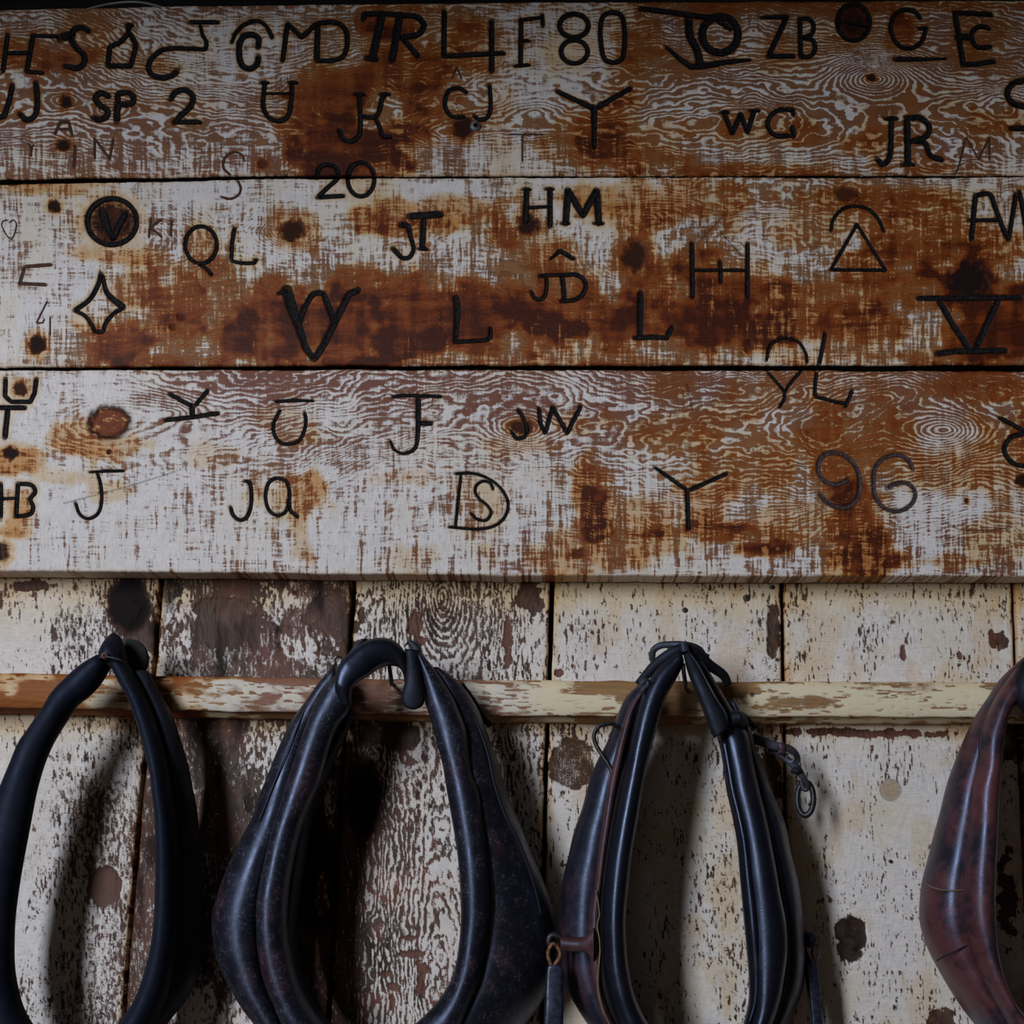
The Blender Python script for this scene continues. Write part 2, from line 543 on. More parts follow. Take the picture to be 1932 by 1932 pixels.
mark('C under an arc', A, [([(437, 80), (446, 60), (465, 44), (487, 39), (503, 50), (513, 70)], [5, 7, 7, 6, 7], 'sp'), ([(1880, 340), (1885, 280), (1840, 252), (1775, 265), (1745, 330), (1745, 420), (1770, 480), (1820, 500), (1870, 470), (1885, 410)], 40, 's')])
mark('U and J', A, [([(90, 620), (65, 740), (30, 845), (-10, 855)], 36), ([(262, 600), (270, 780), (245, 850), (190, 872), (145, 828)], 36, 's')])
mark('SP', A, [([(790, 700), (740, 675), (695, 710), (720, 760), (780, 800), (775, 850), (720, 870), (680, 855)], 40, 's'), ([(850, 880), (855, 755)], 46), ([(860, 750), (860, 690), (920, 672), (970, 700), (960, 750), (880, 762)], 40, 's')])
mark('2', A, [([(1245, 720), (1280, 670), (1350, 655), (1405, 700), (1390, 770), (1320, 840), (1270, 890)], 38, 's'), ([(1270, 888), (1460, 888)], 32)])
mark('A', A, [([(400, 980), (440, 885), (500, 885), (525, 990)], 22), ([(420, 940), (510, 940)], 16)], 'faint', 0.3)
mark('I', A, [([(545, 1060), (540, 1220)], 20)], 'faint', 0.3)
mark('N', A, [([(690, 1160), (690, 1010), (800, 1160), (825, 1010)], 17)], 'faint', 0.3)
mark('Y', A, [([(205, 1045), (230, 1080), (225, 1140)], 11), ([(250, 1050), (230, 1080)], 10)], 'faint', 0.2)
mark('S', A, [([(462, 305), (455, 291), (440, 287), (425, 297), (421, 315), (432, 328), (447, 340), (454, 355), (450, 367), (435, 375), (416, 371)], [3, 4, 4.5, 4, 4], 'sp')], 'faint', 0.5)
mark('M', B_, [([(205, 440), (240, 170), (345, 270), (460, 165)], 32)])
mark('D', B_, [([(460, 170), (455, 430)], 38), ([(460, 165), (600, 165), (665, 220), (675, 330), (640, 415), (560, 440), (455, 440)], 32, 's')])
mark('TR', B_, [([(790, 140), (800, 98), (960, 100), (1100, 108)], 34), ([(930, 100), (860, 420)], 54), ([(815, 420), (890, 428)], 40), ([(1060, 110), (1005, 430)], 50), ([(1060, 110), (1180, 120), (1235, 180), (1190, 250), (1070, 268)], 38, 's'), ([(1070, 265), (1190, 405)], 38)])
mark('L joined to 4', B_, [([(1385, 80), (1380, 400)], 34), ([(1380, 408), (1820, 385)], 30), ([(1728, 150), (1730, 515)], 36)])
mark('A', B_, [([(1440, 570), (1475, 485), (1510, 575)], 12)], 'faint', 0.2)
mark('U', B_, [([(75, 600), (65, 780), (110, 860), (180, 880), (240, 850), (265, 760), (275, 600)], 30, 's'), ([(45, 600), (100, 600)], 22), ([(255, 600), (310, 600)], 22), ([(80, 680), (280, 680)], 14)])
mark('JK', B_, [([(765, 690), (770, 960), (740, 1010), (690, 1030), (640, 1000), (620, 950)], 30, 's'), ([(735, 685), (800, 685)], 24), ([(960, 685), (930, 720), (915, 790), (880, 850), (790, 850)], 30, 's'), ([(880, 855), (915, 930), (940, 990), (995, 995)], 28, 's'), ([(920, 685), (985, 685)], 22)])
mark('C', B_, [([(1545, 670), (1490, 640), (1420, 660), (1390, 730), (1400, 800), (1450, 850), (1530, 850)], 26, 's')])
mark('J', B_, [([(1715, 620), (1720, 800), (1690, 860), (1640, 870), (1600, 840)], 26, 's')])
mark('20', B_, [([(598, 334), (603, 316), (620, 310), (635, 317), (637, 335), (620, 352), (599, 372)], 7, 'sp'), ([(600, 372), (648, 369)], 7, 'p'), (ell(681, 338, 25, 32), 7, 'spc')])
mark('F', C_, [([(90, 145), (85, 475)], 30), ([(80, 145), (245, 125)], 22), ([(243, 103), (248, 187)], 26), ([(90, 295), (150, 295)], 20), ([(45, 480), (150, 470)], 22)])
mark('8', C_, [(ell(475, 185, 105, 85), 33, 'sc'), (ell(478, 375, 97, 85), 30, 'sc')])
mark('0', C_, [([(750, 90), (820, 110), (842, 200), (842, 350), (822, 430), (760, 455), (700, 430), (675, 340), (668, 200), (690, 115)], 31, 'sc')])
mark('J joined to O over a bent foot', C_, [([(960, 60), (1150, 85), (1400, 120), (1480, 125)], 36), ([(1310, 130), (1320, 260), (1370, 360), (1395, 470)], 54, 's'), (ell(1540, 252, 130, 132), 54, 'sc'), ([(1150, 340), (1250, 430), (1330, 485), (1450, 475), (1590, 450), (1760, 435)], [20, 32, 44, 40, 32, 22]), ([(1500, 130), (1620, 212)], 32)])
mark('Y', C_, [([(355, 665), (610, 785)], [30, 36]), ([(890, 640), (640, 785)], [30, 38]), ([(620, 780), (625, 1070)], [48, 36, 24])])
mark('T', C_, [([(5, 980), (250, 980)], 9), ([(98, 985), (98, 1180)], 11)], 'faint', 0.2)
mark('W', C_, [([(1570, 820), (1630, 970), (1690, 830), (1740, 960), (1790, 810)], 32), ([(1545, 815), (1605, 815)], 22), ([(1760, 805), (1828, 805)], 22)])
mark('G', D_, [([(250, 800), (150, 800), (80, 850), (65, 920), (120, 985), (225, 985)], 30, 's'), ([(250, 795), (250, 835)], 24), ([(245, 925), (252, 992)], 36)])
mark('Z', D_, [([(25, 125), (205, 120)], 26), ([(205, 120), (70, 405)], 34), ([(70, 408), (255, 408)], 32)])
mark('B', D_, [([(298, 135), (305, 410)], 30), ([(298, 135), (370, 140), (400, 190), (380, 250), (315, 270)], 28, 's'), ([(315, 272), (390, 290), (410, 350), (380, 405), (305, 412)], 28, 's')])
mark('O with a crossbar', D_, [(ell(690, 160, 117, 132), 30, 'sc'), ([(580, 150), (790, 190)], 18)], 'char', 2.0)
mark('G', D_, [([(1180, 130), (1130, 80), (1060, 68), (990, 110), (960, 190), (990, 290), (1050, 345), (1120, 347), (1180, 310), (1210, 240), (1215, 205)], 27, 's'), ([(1168, 205), (1228, 200)], 22), ([(995, 430), (1090, 430), (1200, 430), (1370, 425)], [34, 30, 18, 8])])
mark('E holding a small C', D_, [([(1425, 90), (1700, 105)], 32), ([(1430, 95), (1490, 470)], 36), ([(1490, 470), (1600, 465), (1715, 445)], 34), ([(1450, 268), (1545, 268)], 48), ([(1680, 205), (1620, 190), (1565, 220), (1550, 270), (1580, 330), (1630, 347), (1690, 335)], 30, 's')])
mark('a curved letter at the board end', D_, [([(1990, 580), (1932, 585), (1850, 610), (1810, 680), (1850, 750), (1932, 775), (1990, 770)], 40, 's'), ([(1840, 935), (2000, 935)], 38)])
mark('JR', D_, [([(965, 870), (960, 1090), (940, 1170), (900, 1197), (865, 1160)], 36, 's'), ([(925, 862), (1010, 862)], 28), ([(1080, 860), (1085, 1190)], 46), ([(1080, 860), (1180, 860), (1240, 920), (1220, 990), (1110, 1030)], 38, 's'), ([(1150, 1030), (1210, 1040), (1250, 1130), (1335, 1165)], 36, 's'), ([(1045, 1197), (1130, 1197)], 24)])
mark('M', D_, [([(1420, 1300), (1460, 1200), (1510, 1000), (1600, 1160), (1680, 1000), (1680, 1170)], 12)], 'faint', 0.2)
# --- second board
mark('V inside a ring', E_, [(ell(815, 300, 180, 168), 34, 'sc'), ([(740, 220), (770, 330), (820, 432)], [60, 50, 40]), ([(920, 228), (860, 330), (820, 432)], 40)], 'char', 1.6)
mark('K', E_, [([(1100, 270), (1085, 420)], 16), ([(1175, 285), (1095, 345), (1180, 415)], 16)], 'faint', 0.2)
mark('I', E_, [([(1250, 290), (1245, 410)], 16)], 'faint', 0.2)
mark('Q', E_, [(ell(1465, 470, 115, 135), 24, 'sc'), ([(1450, 610), (1500, 640), (1540, 685)], 24, 's')])
mark('L', E_, [([(1710, 345), (1690, 460), (1685, 580)], 26), ([(1690, 588), (1760, 602), (1850, 600), (1872, 575)], 22, 's')])
mark('a four pointed star', E_, [([(735, 680), (715, 760), (650, 870), (545, 948)], 30, 's'), ([(745, 690), (780, 820), (895, 925)], [24, 36, 46], 's'), ([(545, 950), (620, 990), (670, 1060), (690, 1100)], 24, 's'), ([(690, 1102), (745, 1102), (770, 1040), (830, 970), (895, 930)], 24, 's')])
mark('E', E_, [([(180, 630), (380, 615)], 26), ([(180, 630), (140, 765)], 24), ([(140, 752), (340, 762)], 24)], 'faint', 0.2)
mark('6', E_, [([(345, 880), (265, 1040), (310, 1040), (325, 1010)], 9)], 'faint', 0.2)
mark('1', E_, [([(365, 995), (365, 1130)], 9)], 'faint', 0.2)
mark('a heart', E_, [([(60, 290), (20, 300), (15, 340), (80, 430), (120, 330), (100, 290), (65, 310)], 7, 's')], 'faint', 0.1)
mark('JT', F_, [([(1070, 325), (1115, 330), (1140, 420), (1160, 500), (1130, 560), (1080, 565), (1040, 530), (1010, 495)], [44, 34, 28, 28, 26, 30, 34], 's'), ([(1130, 262), (1360, 247)], 48), ([(1235, 290), (1220, 490)], 38), ([(1195, 497), (1260, 500)], 22)])
mark('W', F_, [([(235, 805), (280, 950), (330, 1090), (370, 1220), (425, 1295)], [84, 70, 52, 44, 44]), ([(175, 825), (240, 800)], 26), ([(325, 1040), (370, 920), (430, 830), (500, 820)], 36, 's'), ([(500, 820), (540, 920), (575, 1000), (580, 1040)], [36, 40, 48]), ([(755, 800), (690, 830), (640, 930), (575, 1060), (510, 1190), (440, 1300)], 44)], 'char', 0.6)
mark('L', F_, [([(1470, 860), (1480, 960), (1465, 1175)], [48, 38, 28]), ([(1465, 1178), (1700, 1165), (1722, 1140), (1722, 1075)], 24)], 'char', 0.6)
mark('HM', G_, [([(130, 70), (120, 310)], 38), ([(105, 65), (155, 65)], 22), ([(300, 65), (300, 335)], 36), ([(270, 62), (325, 62)], 22), ([(130, 200), (300, 190)], 20), ([(415, 310), (430, 70), (540, 255), (640, 70), (655, 310)], 46), ([(385, 312), (440, 312)], 22), ([(622, 312), (688, 312)], 22)])
mark('a chevron', G_, [([(300, 575), (375, 515), (470, 570)], [10, 30, 30])])
mark('JD', G_, [([(225, 700), (270, 700), (270, 820), (240, 865), (190, 860), (165, 810)], 24, 's'), ([(230, 692), (500, 687)], 22), ([(390, 700), (405, 870)], 32), ([(400, 690), (500, 690), (560, 750), (540, 830), (480, 870), (385, 880)], 28, 's')])
mark('H with a short middle bar', G_, [([(1335, 460), (1340, 850)], 32), ([(1740, 460), (1740, 850)], 30), ([(1345, 655), (1735, 655)], 18), ([(1540, 590), (1545, 740)], 26)], 'char', 0.6)
mark('L', G_, [([(960, 820), (955, 1130)], 40), ([(920, 1150), (1050, 1142), (1150, 1150), (1190, 1070)], 32)], 'char', 0.6)
mark('a triangle under an arc', H_, [([(525, 365), (545, 280), (610, 210), (700, 187), (800, 210), (870, 280), (910, 370)], 20, 's'), ([(715, 320), (525, 650), (925, 655)], 20, 'c')], 'char', 0.6)
mark('AV', H_, [([(1550, 430), (1570, 200), (1580, 110)], 34), ([(1580, 110), (1680, 100), (1720, 190), (1780, 350), (1820, 430)], 32, 's'), ([(1530, 290), (1740, 290)], 24), ([(1820, 430), (1850, 250), (1875, 100)], 30), ([(1900, 80), (1960, 420)], 30)])
mark('V between two bars', H_, [([(1165, 860), (1905, 855)], 34), ([(1320, 890), (1420, 1060), (1540, 1240)], 40), ([(1745, 880), (1660, 1050), (1590, 1210)], 40), ([(1300, 1265), (1440, 1245), (1800, 1240)], 38)])
mark('Y under an arc', H_, [([(1446, 680), (1453, 653), (1471, 639), (1486, 638), (1507, 645), (1520, 666), (1523, 684)], 4.5, 'sp'), ([(1450, 703), (1466, 721), (1481, 739)], 4.5, 'sp'), ([(1512, 700), (1497, 716), (1481, 739), (1480, 752), (1471, 768)], 4.5, 'sp')], 'char', 0.4)
mark('L', H_, [([(1557, 629), (1553, 650), (1546, 686)], 6.5, 'p'), ([(1541, 703), (1538, 729), (1540, 747), (1556, 752), (1577, 758), (1597, 761)], 5.5, 'sp'), ([(1608, 737), (1595, 767)], 6, 'p')], 'char', 0.4)
# --- third board
mark('U around a knot', I_, [([(40, 95), (35, 220), (80, 262), (220, 262), (250, 200), (265, 95)], 28)])
mark('T', I_, [([(-10, 305), (180, 305)], 32), ([(55, 320), (35, 520)], 36)])
mark('Y standing on a bar', I_, [([(1235, 205), (1390, 290)], 28), ([(1515, 180), (1420, 290)], 24), ([(1400, 290), (1400, 370)], 38), ([(1205, 395), (1400, 375), (1590, 345)], 28)], 'char', 0.3)
mark('HB', I_, [([(5, 860), (5, 1100)], 26), ([(0, 970), (120, 965)], 17), ([(130, 860), (115, 1095)], 28), ([(140, 860), (230, 870), (255, 920), (220, 970), (240, 1030), (220, 1080), (110, 1100)], 27, 's')])
mark('J under a bar', I_, [([(650, 775), (760, 768), (900, 765)], [10, 18, 18]), ([(710, 785), (735, 880), (738, 1000), (710, 1080), (640, 1115), (580, 1080), (550, 1000)], 19, 's')], 'char', 0.3)
mark('J', I_, [([(1785, 840), (1820, 850), (1830, 1000), (1800, 1100), (1750, 1125), (1700, 1090), (1680, 1030)], 24, 's')], 'char', 0.3)
mark('Q', J_, [([(170, 820), (230, 840), (255, 920), (250, 1000), (220, 1070), (160, 1090), (105, 1050), (80, 960), (95, 870), (130, 830)], 21, 'sc'), ([(250, 980), (260, 1050), (312, 1100)], 26, 's')], 'char', 0.3)
mark('U under a bar', J_, [([(150, 262), (280, 250), (430, 255)], [14, 22, 12]), ([(185, 325), (140, 420), (145, 500), (190, 560), (250, 570), (320, 550), (360, 480), (375, 400), (365, 340)], 21, 's')], 'char', 0.3)
mark('JF', J_, [([(1005, 228), (1070, 215), (1360, 222)], 21), ([(1195, 240), (1190, 500), (1170, 600), (1090, 640), (1020, 610), (990, 545)], [36, 36, 26, 18, 16], 's'), ([(1195, 420), (1290, 420)], 32)], 'char', 0.3)
mark('S inside a D', J_, [([(1505, 800), (1465, 1170)], 17), ([(1465, 785), (1600, 785), (1720, 830), (1810, 910), (1850, 1010), (1820, 1110), (1740, 1170), (1620, 1190), (1425, 1175)], 17, 's'), ([(1740, 900), (1720, 855), (1670, 840), (1620, 870), (1610, 920), (1640, 970), (1700, 1020), (1725, 1070), (1690, 1125), (1620, 1115), (1580, 1075)], 17, 's')], 'char', 0.3)
mark('JW', K_, [([(70, 320), (100, 370), (125, 440), (120, 510), (60, 530), (20, 480)], 25, 's'), ([(220, 310), (230, 420), (265, 490), (320, 300), (380, 410), (425, 490), (470, 400), (525, 295)], 27)], 'char', 0.3)
mark('Y', K_, [([(1065, 740), (1290, 900)], [20, 28]), ([(1590, 785), (1320, 905)], [22, 30]), ([(1300, 910), (1310, 1190)], 29)], 'char', 0.3)
mark('9', L_, [([(650, 830), (570, 865), (480, 840), (435, 770), (440, 690), (500, 640), (590, 640), (670, 690), (720, 770), (735, 880), (710, 980), (640, 1030), (550, 1025), (480, 980), (445, 935)], 29, 's')], 'worn', 0.3)
mark('6', L_, [([(1125, 760), (1090, 690), (1010, 650), (920, 670), (850, 740), (835, 850), (850, 960), (920, 1040), (1020, 1060), (1110, 1010), (1140, 930), (1090, 860), (1000, 860), (935, 890)], 27, 's')], 'worn', 0.3)
mark('a slanted loop at the board end', L_, [([(1760, 380), (1990, 505)], 28), ([(1990, 485), (1932, 495), (1840, 520), (1790, 600), (1820, 680), (1880, 720), (1990, 735)], 30, 's')])

M_WORN = char_mat('worn_brand', (0.030, 0.018, 0.018), (0.085, 0.055, 0.055), 0.7)
MARKMAT = {'char': M_CHAR, 'faint': M_FAINT, 'worn': M_WORN}
MARKDEPTH = {'char': 0.0028, 'faint': 0.0008, 'worn': 0.0022}

# ------------------------------------------------------------------ the setting: wall of upright planks, floor, added shading beam
wall_v, wall_f = box(-1.7, 1.9, 0.03, 0.06, 0.0, 3.3)
wall = mesh_obj('wall_back', wall_v, wall_f, M_DARKWOOD, None, False)
wall['kind'] = 'structure'
wall['label'] = 'back wall of upright limewashed planks behind the harness'
wall['origin'] = [0.0, 0.0, 0.0]

def fields_to_mesh(o, fa, fb):
    for nm, arr in (('fa', fa), ('fb', fb)):
        a = o.data.attributes.new(nm, 'FLOAT_COLOR', 'POINT')
        buf = np.ones((arr.shape[0], 4), np.float32)
        buf[:, :3] = arr
        a.data.foreach_set('color', buf.ravel())

def grid_faces(r, c):
    i = np.arange(r - 1)[:, None]
    j = np.arange(c - 1)[None, :]
    return np.stack([i * c + j, (i + 1) * c + j, (i + 1) * c + j + 1, i * c + j + 1], -1).reshape(-1, 4)

def ring_grain(u, v, vc, lam, seed, wob=1.0, knots=(), freq=1.0, uscale=260.0):
    """rings of a flat-sawn board, cut near the pith so that cathedrals appear; u runs along the grain, in photo pixels"""
    w1 = (fbm(u / (uscale * 1.4), v / 110.0, seed, 3) - 0.5) * 90 * wob
    w2 = (fbm(u / 46.0, v / 26.0, seed + 7, 3) - 0.5) * 17 * wob
    zc = (vn(u / (uscale * 0.9), 0.5, seed + 3) - 0.35) * 190
    vv = v - vc - (vn(u / (uscale * 1.7), 3.5, seed + 5) - 0.5) * 160 + w1
    h = np.sqrt(vv ** 2 * 0.55 + zc ** 2 + 120) + w2
    for (kx, ky, kr, st) in knots:
        d = np.sqrt(((u - kx) / 2.1) ** 2 + (v - ky) ** 2)
        f = np.exp(-(d / (kr * 2.2)) ** 2)
        h = h * (1 - f) + (d * 1.0) * f * st + h * f * (1 - st)
    ph = h / lam * freq
    ph = ph + (fbm(u / 16.0, v / 7.0, seed + 11, 2) - 0.5) * 0.55
    fr = ph - np.floor(ph)
    return np.where(fr < 0.72, fr / 0.72, (1 - fr) / 0.28)       # 0 = soft wood, 1 = hard dark line

# ---- upright planks
JY = [-400, 1060, 1095, 1250, 1290, 1420, 1480, 1660, 1932, 3500]
JOINTS = [
    [-330] * 10,
    [415, 306, 304, 291, 287, 274, 268, 253, 231, 110],
    [720, 670, 668, 659, 656, 648, 644, 634, 620, 560],
    [1085, 1044, 1042, 1038, 1037, 1031, 1030, 1026, 1022, 1000],
    [1474, 1476, 1477, 1479, 1480, 1482, 1483, 1485, 1488, 1500],
    [1858, 1910, 1913, 1919, 1921, 1926, 1929, 1936, 1947, 2010],
    [2330] * 10,
]
PROWS = [1095, 1165, 1270, 1400, 1550, 1740, 1932]
PLANK_COVER = [
    [[.74, .72, .55], [.80, .78, .45], [.86, .85, .60], [.86, .84, .55], [.86, .84, .50], [.86, .82, .50], [.86, .80, .48]],
    [[.48, .22, .40], [.52, .26, .42], [.52, .30, .46], [.36, .26, .40], [.30, .30, .36], [.30, .30, .24], [.46, .46, .40]],
    [[.62, .50, .62], [.66, .54, .66], [.68, .62, .66], [.34, .54, .62], [.30, .66, .70], [.40, .70, .72], [.46, .68, .72]],
    [[.74, .78, .70], [.80, .80, .70], [.84, .84, .74], [.62, .78, .62], [.78, .80, .60], [.80, .80, .66], [.80, .78, .72]],
    [[.74, .76, .76], [.76, .80, .76], [.80, .80, .74], [.76, .80, .78], [.82, .86, .82], [.86, .86, .84], [.82, .80, .80]],
    [[.78, .76, .76], [.78, .76, .76], [.70, .66, .66], [.52, .50, .50], [.62, .62, .60], [.62, .62, .60], [.62, .62, .60]],
]
PLANK_GRAINAMT = [0.10, 0.24, 0.52, 0.14, 0.10, 0.16]
# bare knots and peeled patches on the planks: cx, cy, rx, ry, kind   (k = brown knot, d = black patch, g = grey bared wood)
PATCH = [
    (196, 1672, 31, 38, 'k'), (243, 1142, 42, 56, 'd'), (268, 1200, 30, 50, 'b'), (622, 1165, 54, 62, 'b'), (640, 1225, 40, 22, 'b'),
    (1078, 1441, 43, 46, 'g'), (1680, 1490, 18, 19, 'p'), (1606, 1768, 28, 45, 'n'), (684, 1505, 34, 82, 'd'),
    (1770, 1925, 40, 26, 'b'), (60, 1105, 40, 12, 'b'), (420, 1180, 90, 50, 'b'), (1890, 1210, 14, 20, 'b'),
    (700, 1330, 60, 30, 'b'), (740, 1390, 60, 22, 'b'), (1000, 1120, 25, 40, 'b'), (1460, 1180, 12, 60, 'b'),
    (600, 1650, 40, 120, 'd'), (590, 1560, 30, 30, 'b'), (1452, 1450, 26, 60, 'b'), (1905, 1400, 28, 50, 'b'), (1900, 1700, 18, 80, 'b'),
    (1703, 1232, 5, 16, 'r'), (1812, 1236, 5, 6, 'r'), (1872, 1204, 5, 18, 'r'), (1886, 1222, 5, 14, 'r'), (1055, 1272, 8, 8, 'r'),
    (958, 1215, 9, 50, 'r'), (786, 1175, 12, 26, 'r'), (792, 1206, 10, 10, 'r'), (780, 1800, 26, 6, 'r'), (770, 1770, 16, 5, 'r'), (798, 1825, 10, 14, 'r'), (792, 1862, 9, 24, 'r'), (725, 1838, 14, 6, 'r'), (742, 1862, 12, 6, 'r'), (740, 1890, 6, 22, 'r'),
    (348, 1185, 18, 85, 'w'), (590, 1222, 70, 30, 'w'), (525, 1135, 50, 34, 'w'), (505, 1425, 40, 60, 'w'), (365, 1900, 45, 50, 'w'), (606, 1690, 13, 40, 'w'), (622, 1530, 9, 44, 'w'), (480, 1900, 50, 40, 'w'),
    (1660, 1384, 110, 7, 'r'), (1585, 1380, 90, 6, 'b'),
]
plank_list = []
for k in range(6):
    rows = np.concatenate([np.arange(-400, 1050, 50), np.arange(1050, 1946, 2.6), np.arange(1960, 3500, 90), [3500]])
    lf = np.interp(rows, JY, JOINTS[k]) + (4.0 if k else 0)
    rt = np.interp(rows, JY, JOINTS[k + 1]) - (4.0 if k < 5 else 0)
    lf = lf + (vn(rows / 34.0, k, 5) - 0.5) * 2.0
    rt = rt + (vn(rows / 34.0, k + 9, 6) - 0.5) * 2.0
    wmax = (rt - lf).max()
    if k == 0:
        s = np.concatenate([np.linspace(0, 0.53, 30, endpoint=False), np.linspace(0.53, 1, 118)])
    elif k == 5:
        s = np.concatenate([np.linspace(0, 0.12, 20, endpoint=False), np.linspace(0.12, 1, 25)])
    else:
        s = np.linspace(0, 1, int(wmax / 2.6))
    PX = lf[:, None] * (1 - s[None]) + rt[:, None] * s[None]
    PY = np.broadcast_to(rows[:, None], PX.shape).copy()
    sg = np.broadcast_to(s[None], PX.shape)
    sx = sg * wmax
    sd = 100 + 13 * k
    knots = {0: [(1672, 196 + 10, 34, 1.0)], 1: [(1165, 622, 50, .8)], 2: [(1130, 835, 40, 1.0)], 3: [(1441, 1078, 44, 1.0)],
             4: [(1768, 1606, 40, 1.0), (1490, 1680, 18, 1.0)], 5: []}[k]
    g = ring_grain(PY, PX, (lf.mean() + rt.mean()) / 2 + 10, 6.4, sd, 1.0, knots, 1.0, 420.0)
    cov = gridlookup([0, 0.5, 1], PROWS, PLANK_COVER[k], sg, PY)
    big = fbm(PX / 60.0, PY / 110.0, sd + 1, 4) - 0.5
    med = fbm(PX / 9.0, PY / 22.0, sd + 2, 4) - 0.5
    cr = fbm(PX / 3.0, PY / 17.0, sd + 3, 3)                      # short upright cracks
    crack = sstep(0.60, 0.72, cr) * sstep(0.35, 0.6, fbm(PX / 40.0, PY / 60.0, sd + 4, 3) + 0.08)
    web = 1 - np.abs(fbm(PX / 11.0, PY / 13.0, sd + 5, 3) - 0.5) * 2
    web = sstep(0.945, 0.985, web) * sstep(0.34, 0.56, fbm(PX / 50.0, PY / 50.0, sd + 8, 2))
    amt = PLANK_GRAINAMT[k]
    flk = fbm(PX / 3.4, PY / 9.0, sd + 21, 3) - 0.5
    P = cov + 0.03 + big * 0.36 + med * 0.22 + flk * 0.55 - (g - 0.45) * amt - crack * 0.42 - web * 0.30
    stain = np.zeros_like(P)
    red = np.clip(fbm(PX / 55.0, PY / 80.0, sd + 6, 3) * 1.7 - 0.45, 0, 1) * (0.9 if k in (1,) else 0.6)
    scorch_shade = np.zeros_like(P)
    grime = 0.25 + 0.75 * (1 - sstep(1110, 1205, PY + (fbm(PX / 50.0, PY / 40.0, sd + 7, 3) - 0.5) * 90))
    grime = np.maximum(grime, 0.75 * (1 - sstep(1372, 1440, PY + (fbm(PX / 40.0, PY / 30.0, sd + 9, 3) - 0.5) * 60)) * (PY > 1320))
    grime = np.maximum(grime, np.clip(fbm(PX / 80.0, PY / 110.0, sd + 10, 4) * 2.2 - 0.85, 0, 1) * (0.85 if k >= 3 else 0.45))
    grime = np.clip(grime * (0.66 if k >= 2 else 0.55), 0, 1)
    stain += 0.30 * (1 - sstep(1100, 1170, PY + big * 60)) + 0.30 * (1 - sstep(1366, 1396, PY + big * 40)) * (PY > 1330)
    scorch_shade += np.clip(fbm(PX / 22.0, PY / 90.0, sd + 31, 3) * 2.4 - 1.15, 0, 0.7) * sstep(0.55, 0.3, P) if k not in (1,) else np.clip(fbm(PX / 26.0, PY / 80.0, sd + 31, 4) * 2.8 - 1.25, 0, 0.8)
    stain += np.clip(fbm(PX / 60.0, PY / 100.0, sd + 41, 4) * 2.0 - 1.05, 0, 0.20) * (1.0 if k > 2 else 0.3)
    edge = np.minimum(sx, (1 - sg) * wmax)
    stain += 0.35 * (1 - sstep(2, 16, edge + med * 18)) * (0.6 + 0.8 * fbm(PX / 20.0, PY / 60.0, sd + 12, 2))
    depth = (g - 0.5) * 0.0004
    wx = (fbm(PX / 16.0, PY / 16.0, sd + 14, 4) - 0.5)
    for (cx, cy, rx, ry, kd) in PATCH:
        m = (np.abs(PX - cx) < rx * 2) & (np.abs(PY - cy) < ry * 2)
        if not m.any():
            continue
        d = np.sqrt(((PX[m] - cx) / rx) ** 2 + ((PY[m] - cy) / ry) ** 2) + wx[m] * (0.12 if kd == 'p' else 0.35 if kd in 'kgd' else 0.7 if kd == 'n' else 1.7)
        f = 1 - sstep(0.88, 1.08, d) if kd in 'kgnp' else (1 - sstep(0.75, 1.15, d))
        if kd == 'w':
            P[m] += f * (0.30 + flk[m])
            scorch_shade[m] *= 1 - f
            continue
        if kd == 'p':
            P[m] = P[m] * (1 - f) + f * 0.95
            stain[m] = np.maximum(stain[m], f * 0.42)
            scorch_shade[m] = np.maximum(scorch_shade[m], f * 0.35)
            grime[m] = grime[m] * (1 - f)
            scorch_shade[m] = np.maximum(scorch_shade[m], 0.6 * np.exp(-((d - 1.05) / 0.09) ** 2))
            continue
        P[m] = P[m] * (1 - f) + ((-0.1 if kd in 'kg' else 0.02) + flk[m] * 0.4) * f
        depth[m] += f * 0.0016
        if kd == 'k':
            red[m] = np.maximum(red[m], f * 0.55)
            g[m] = g[m] * (1 - f) + 0.6 * f
        if kd == 'r':
            red[m] = np.maximum(red[m], f)
        if kd == 'g':
            P[m] = P[m] * (1 - f) + f * (0.36 + wx[m] * 0.5)
            stain[m] += f * 0.10
            red[m] *= (1 - f)
        if kd == 'd':
            scorch_shade[m] = np.maximum(scorch_shade[m], f * 0.97)
            stain[m] += f * 0.5
        if kd == 'n':
            scorch_shade[m] = np.maximum(scorch_shade[m], f * (0.62 + wx[m]))
            red[m] *= 1 - f
        if kd == 'b':
            red[m] *= (1 - 0.55 * f)
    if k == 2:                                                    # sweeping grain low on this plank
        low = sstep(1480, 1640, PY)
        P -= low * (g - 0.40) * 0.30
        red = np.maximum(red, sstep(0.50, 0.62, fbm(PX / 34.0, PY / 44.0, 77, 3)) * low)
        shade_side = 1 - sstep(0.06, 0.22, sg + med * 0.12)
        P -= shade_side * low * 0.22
    pts = at(PX, PY, 0.0)
    rnd = 0.0035 * (1 - np.clip(edge / 5.0, 0, 1)) ** 2
    pts[..., 1] += depth + rnd + (vn(k, 1.0, 3) - 0.5) * 0.004
    # back edges
    def pad(a):
        return np.concatenate([a[:, :1], a, a[:, -1:]], 1)
    V = pad(pts)
    V[:, 0, 1] = 0.03
    V[:, -1, 1] = 0.03
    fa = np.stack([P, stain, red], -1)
    fb = np.stack([g, scorch_shade, grime], -1)
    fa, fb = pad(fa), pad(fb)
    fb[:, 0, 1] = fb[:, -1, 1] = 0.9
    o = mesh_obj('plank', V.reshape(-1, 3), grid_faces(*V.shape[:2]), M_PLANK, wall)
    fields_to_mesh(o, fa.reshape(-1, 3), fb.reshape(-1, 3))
    plank_list.append(o)

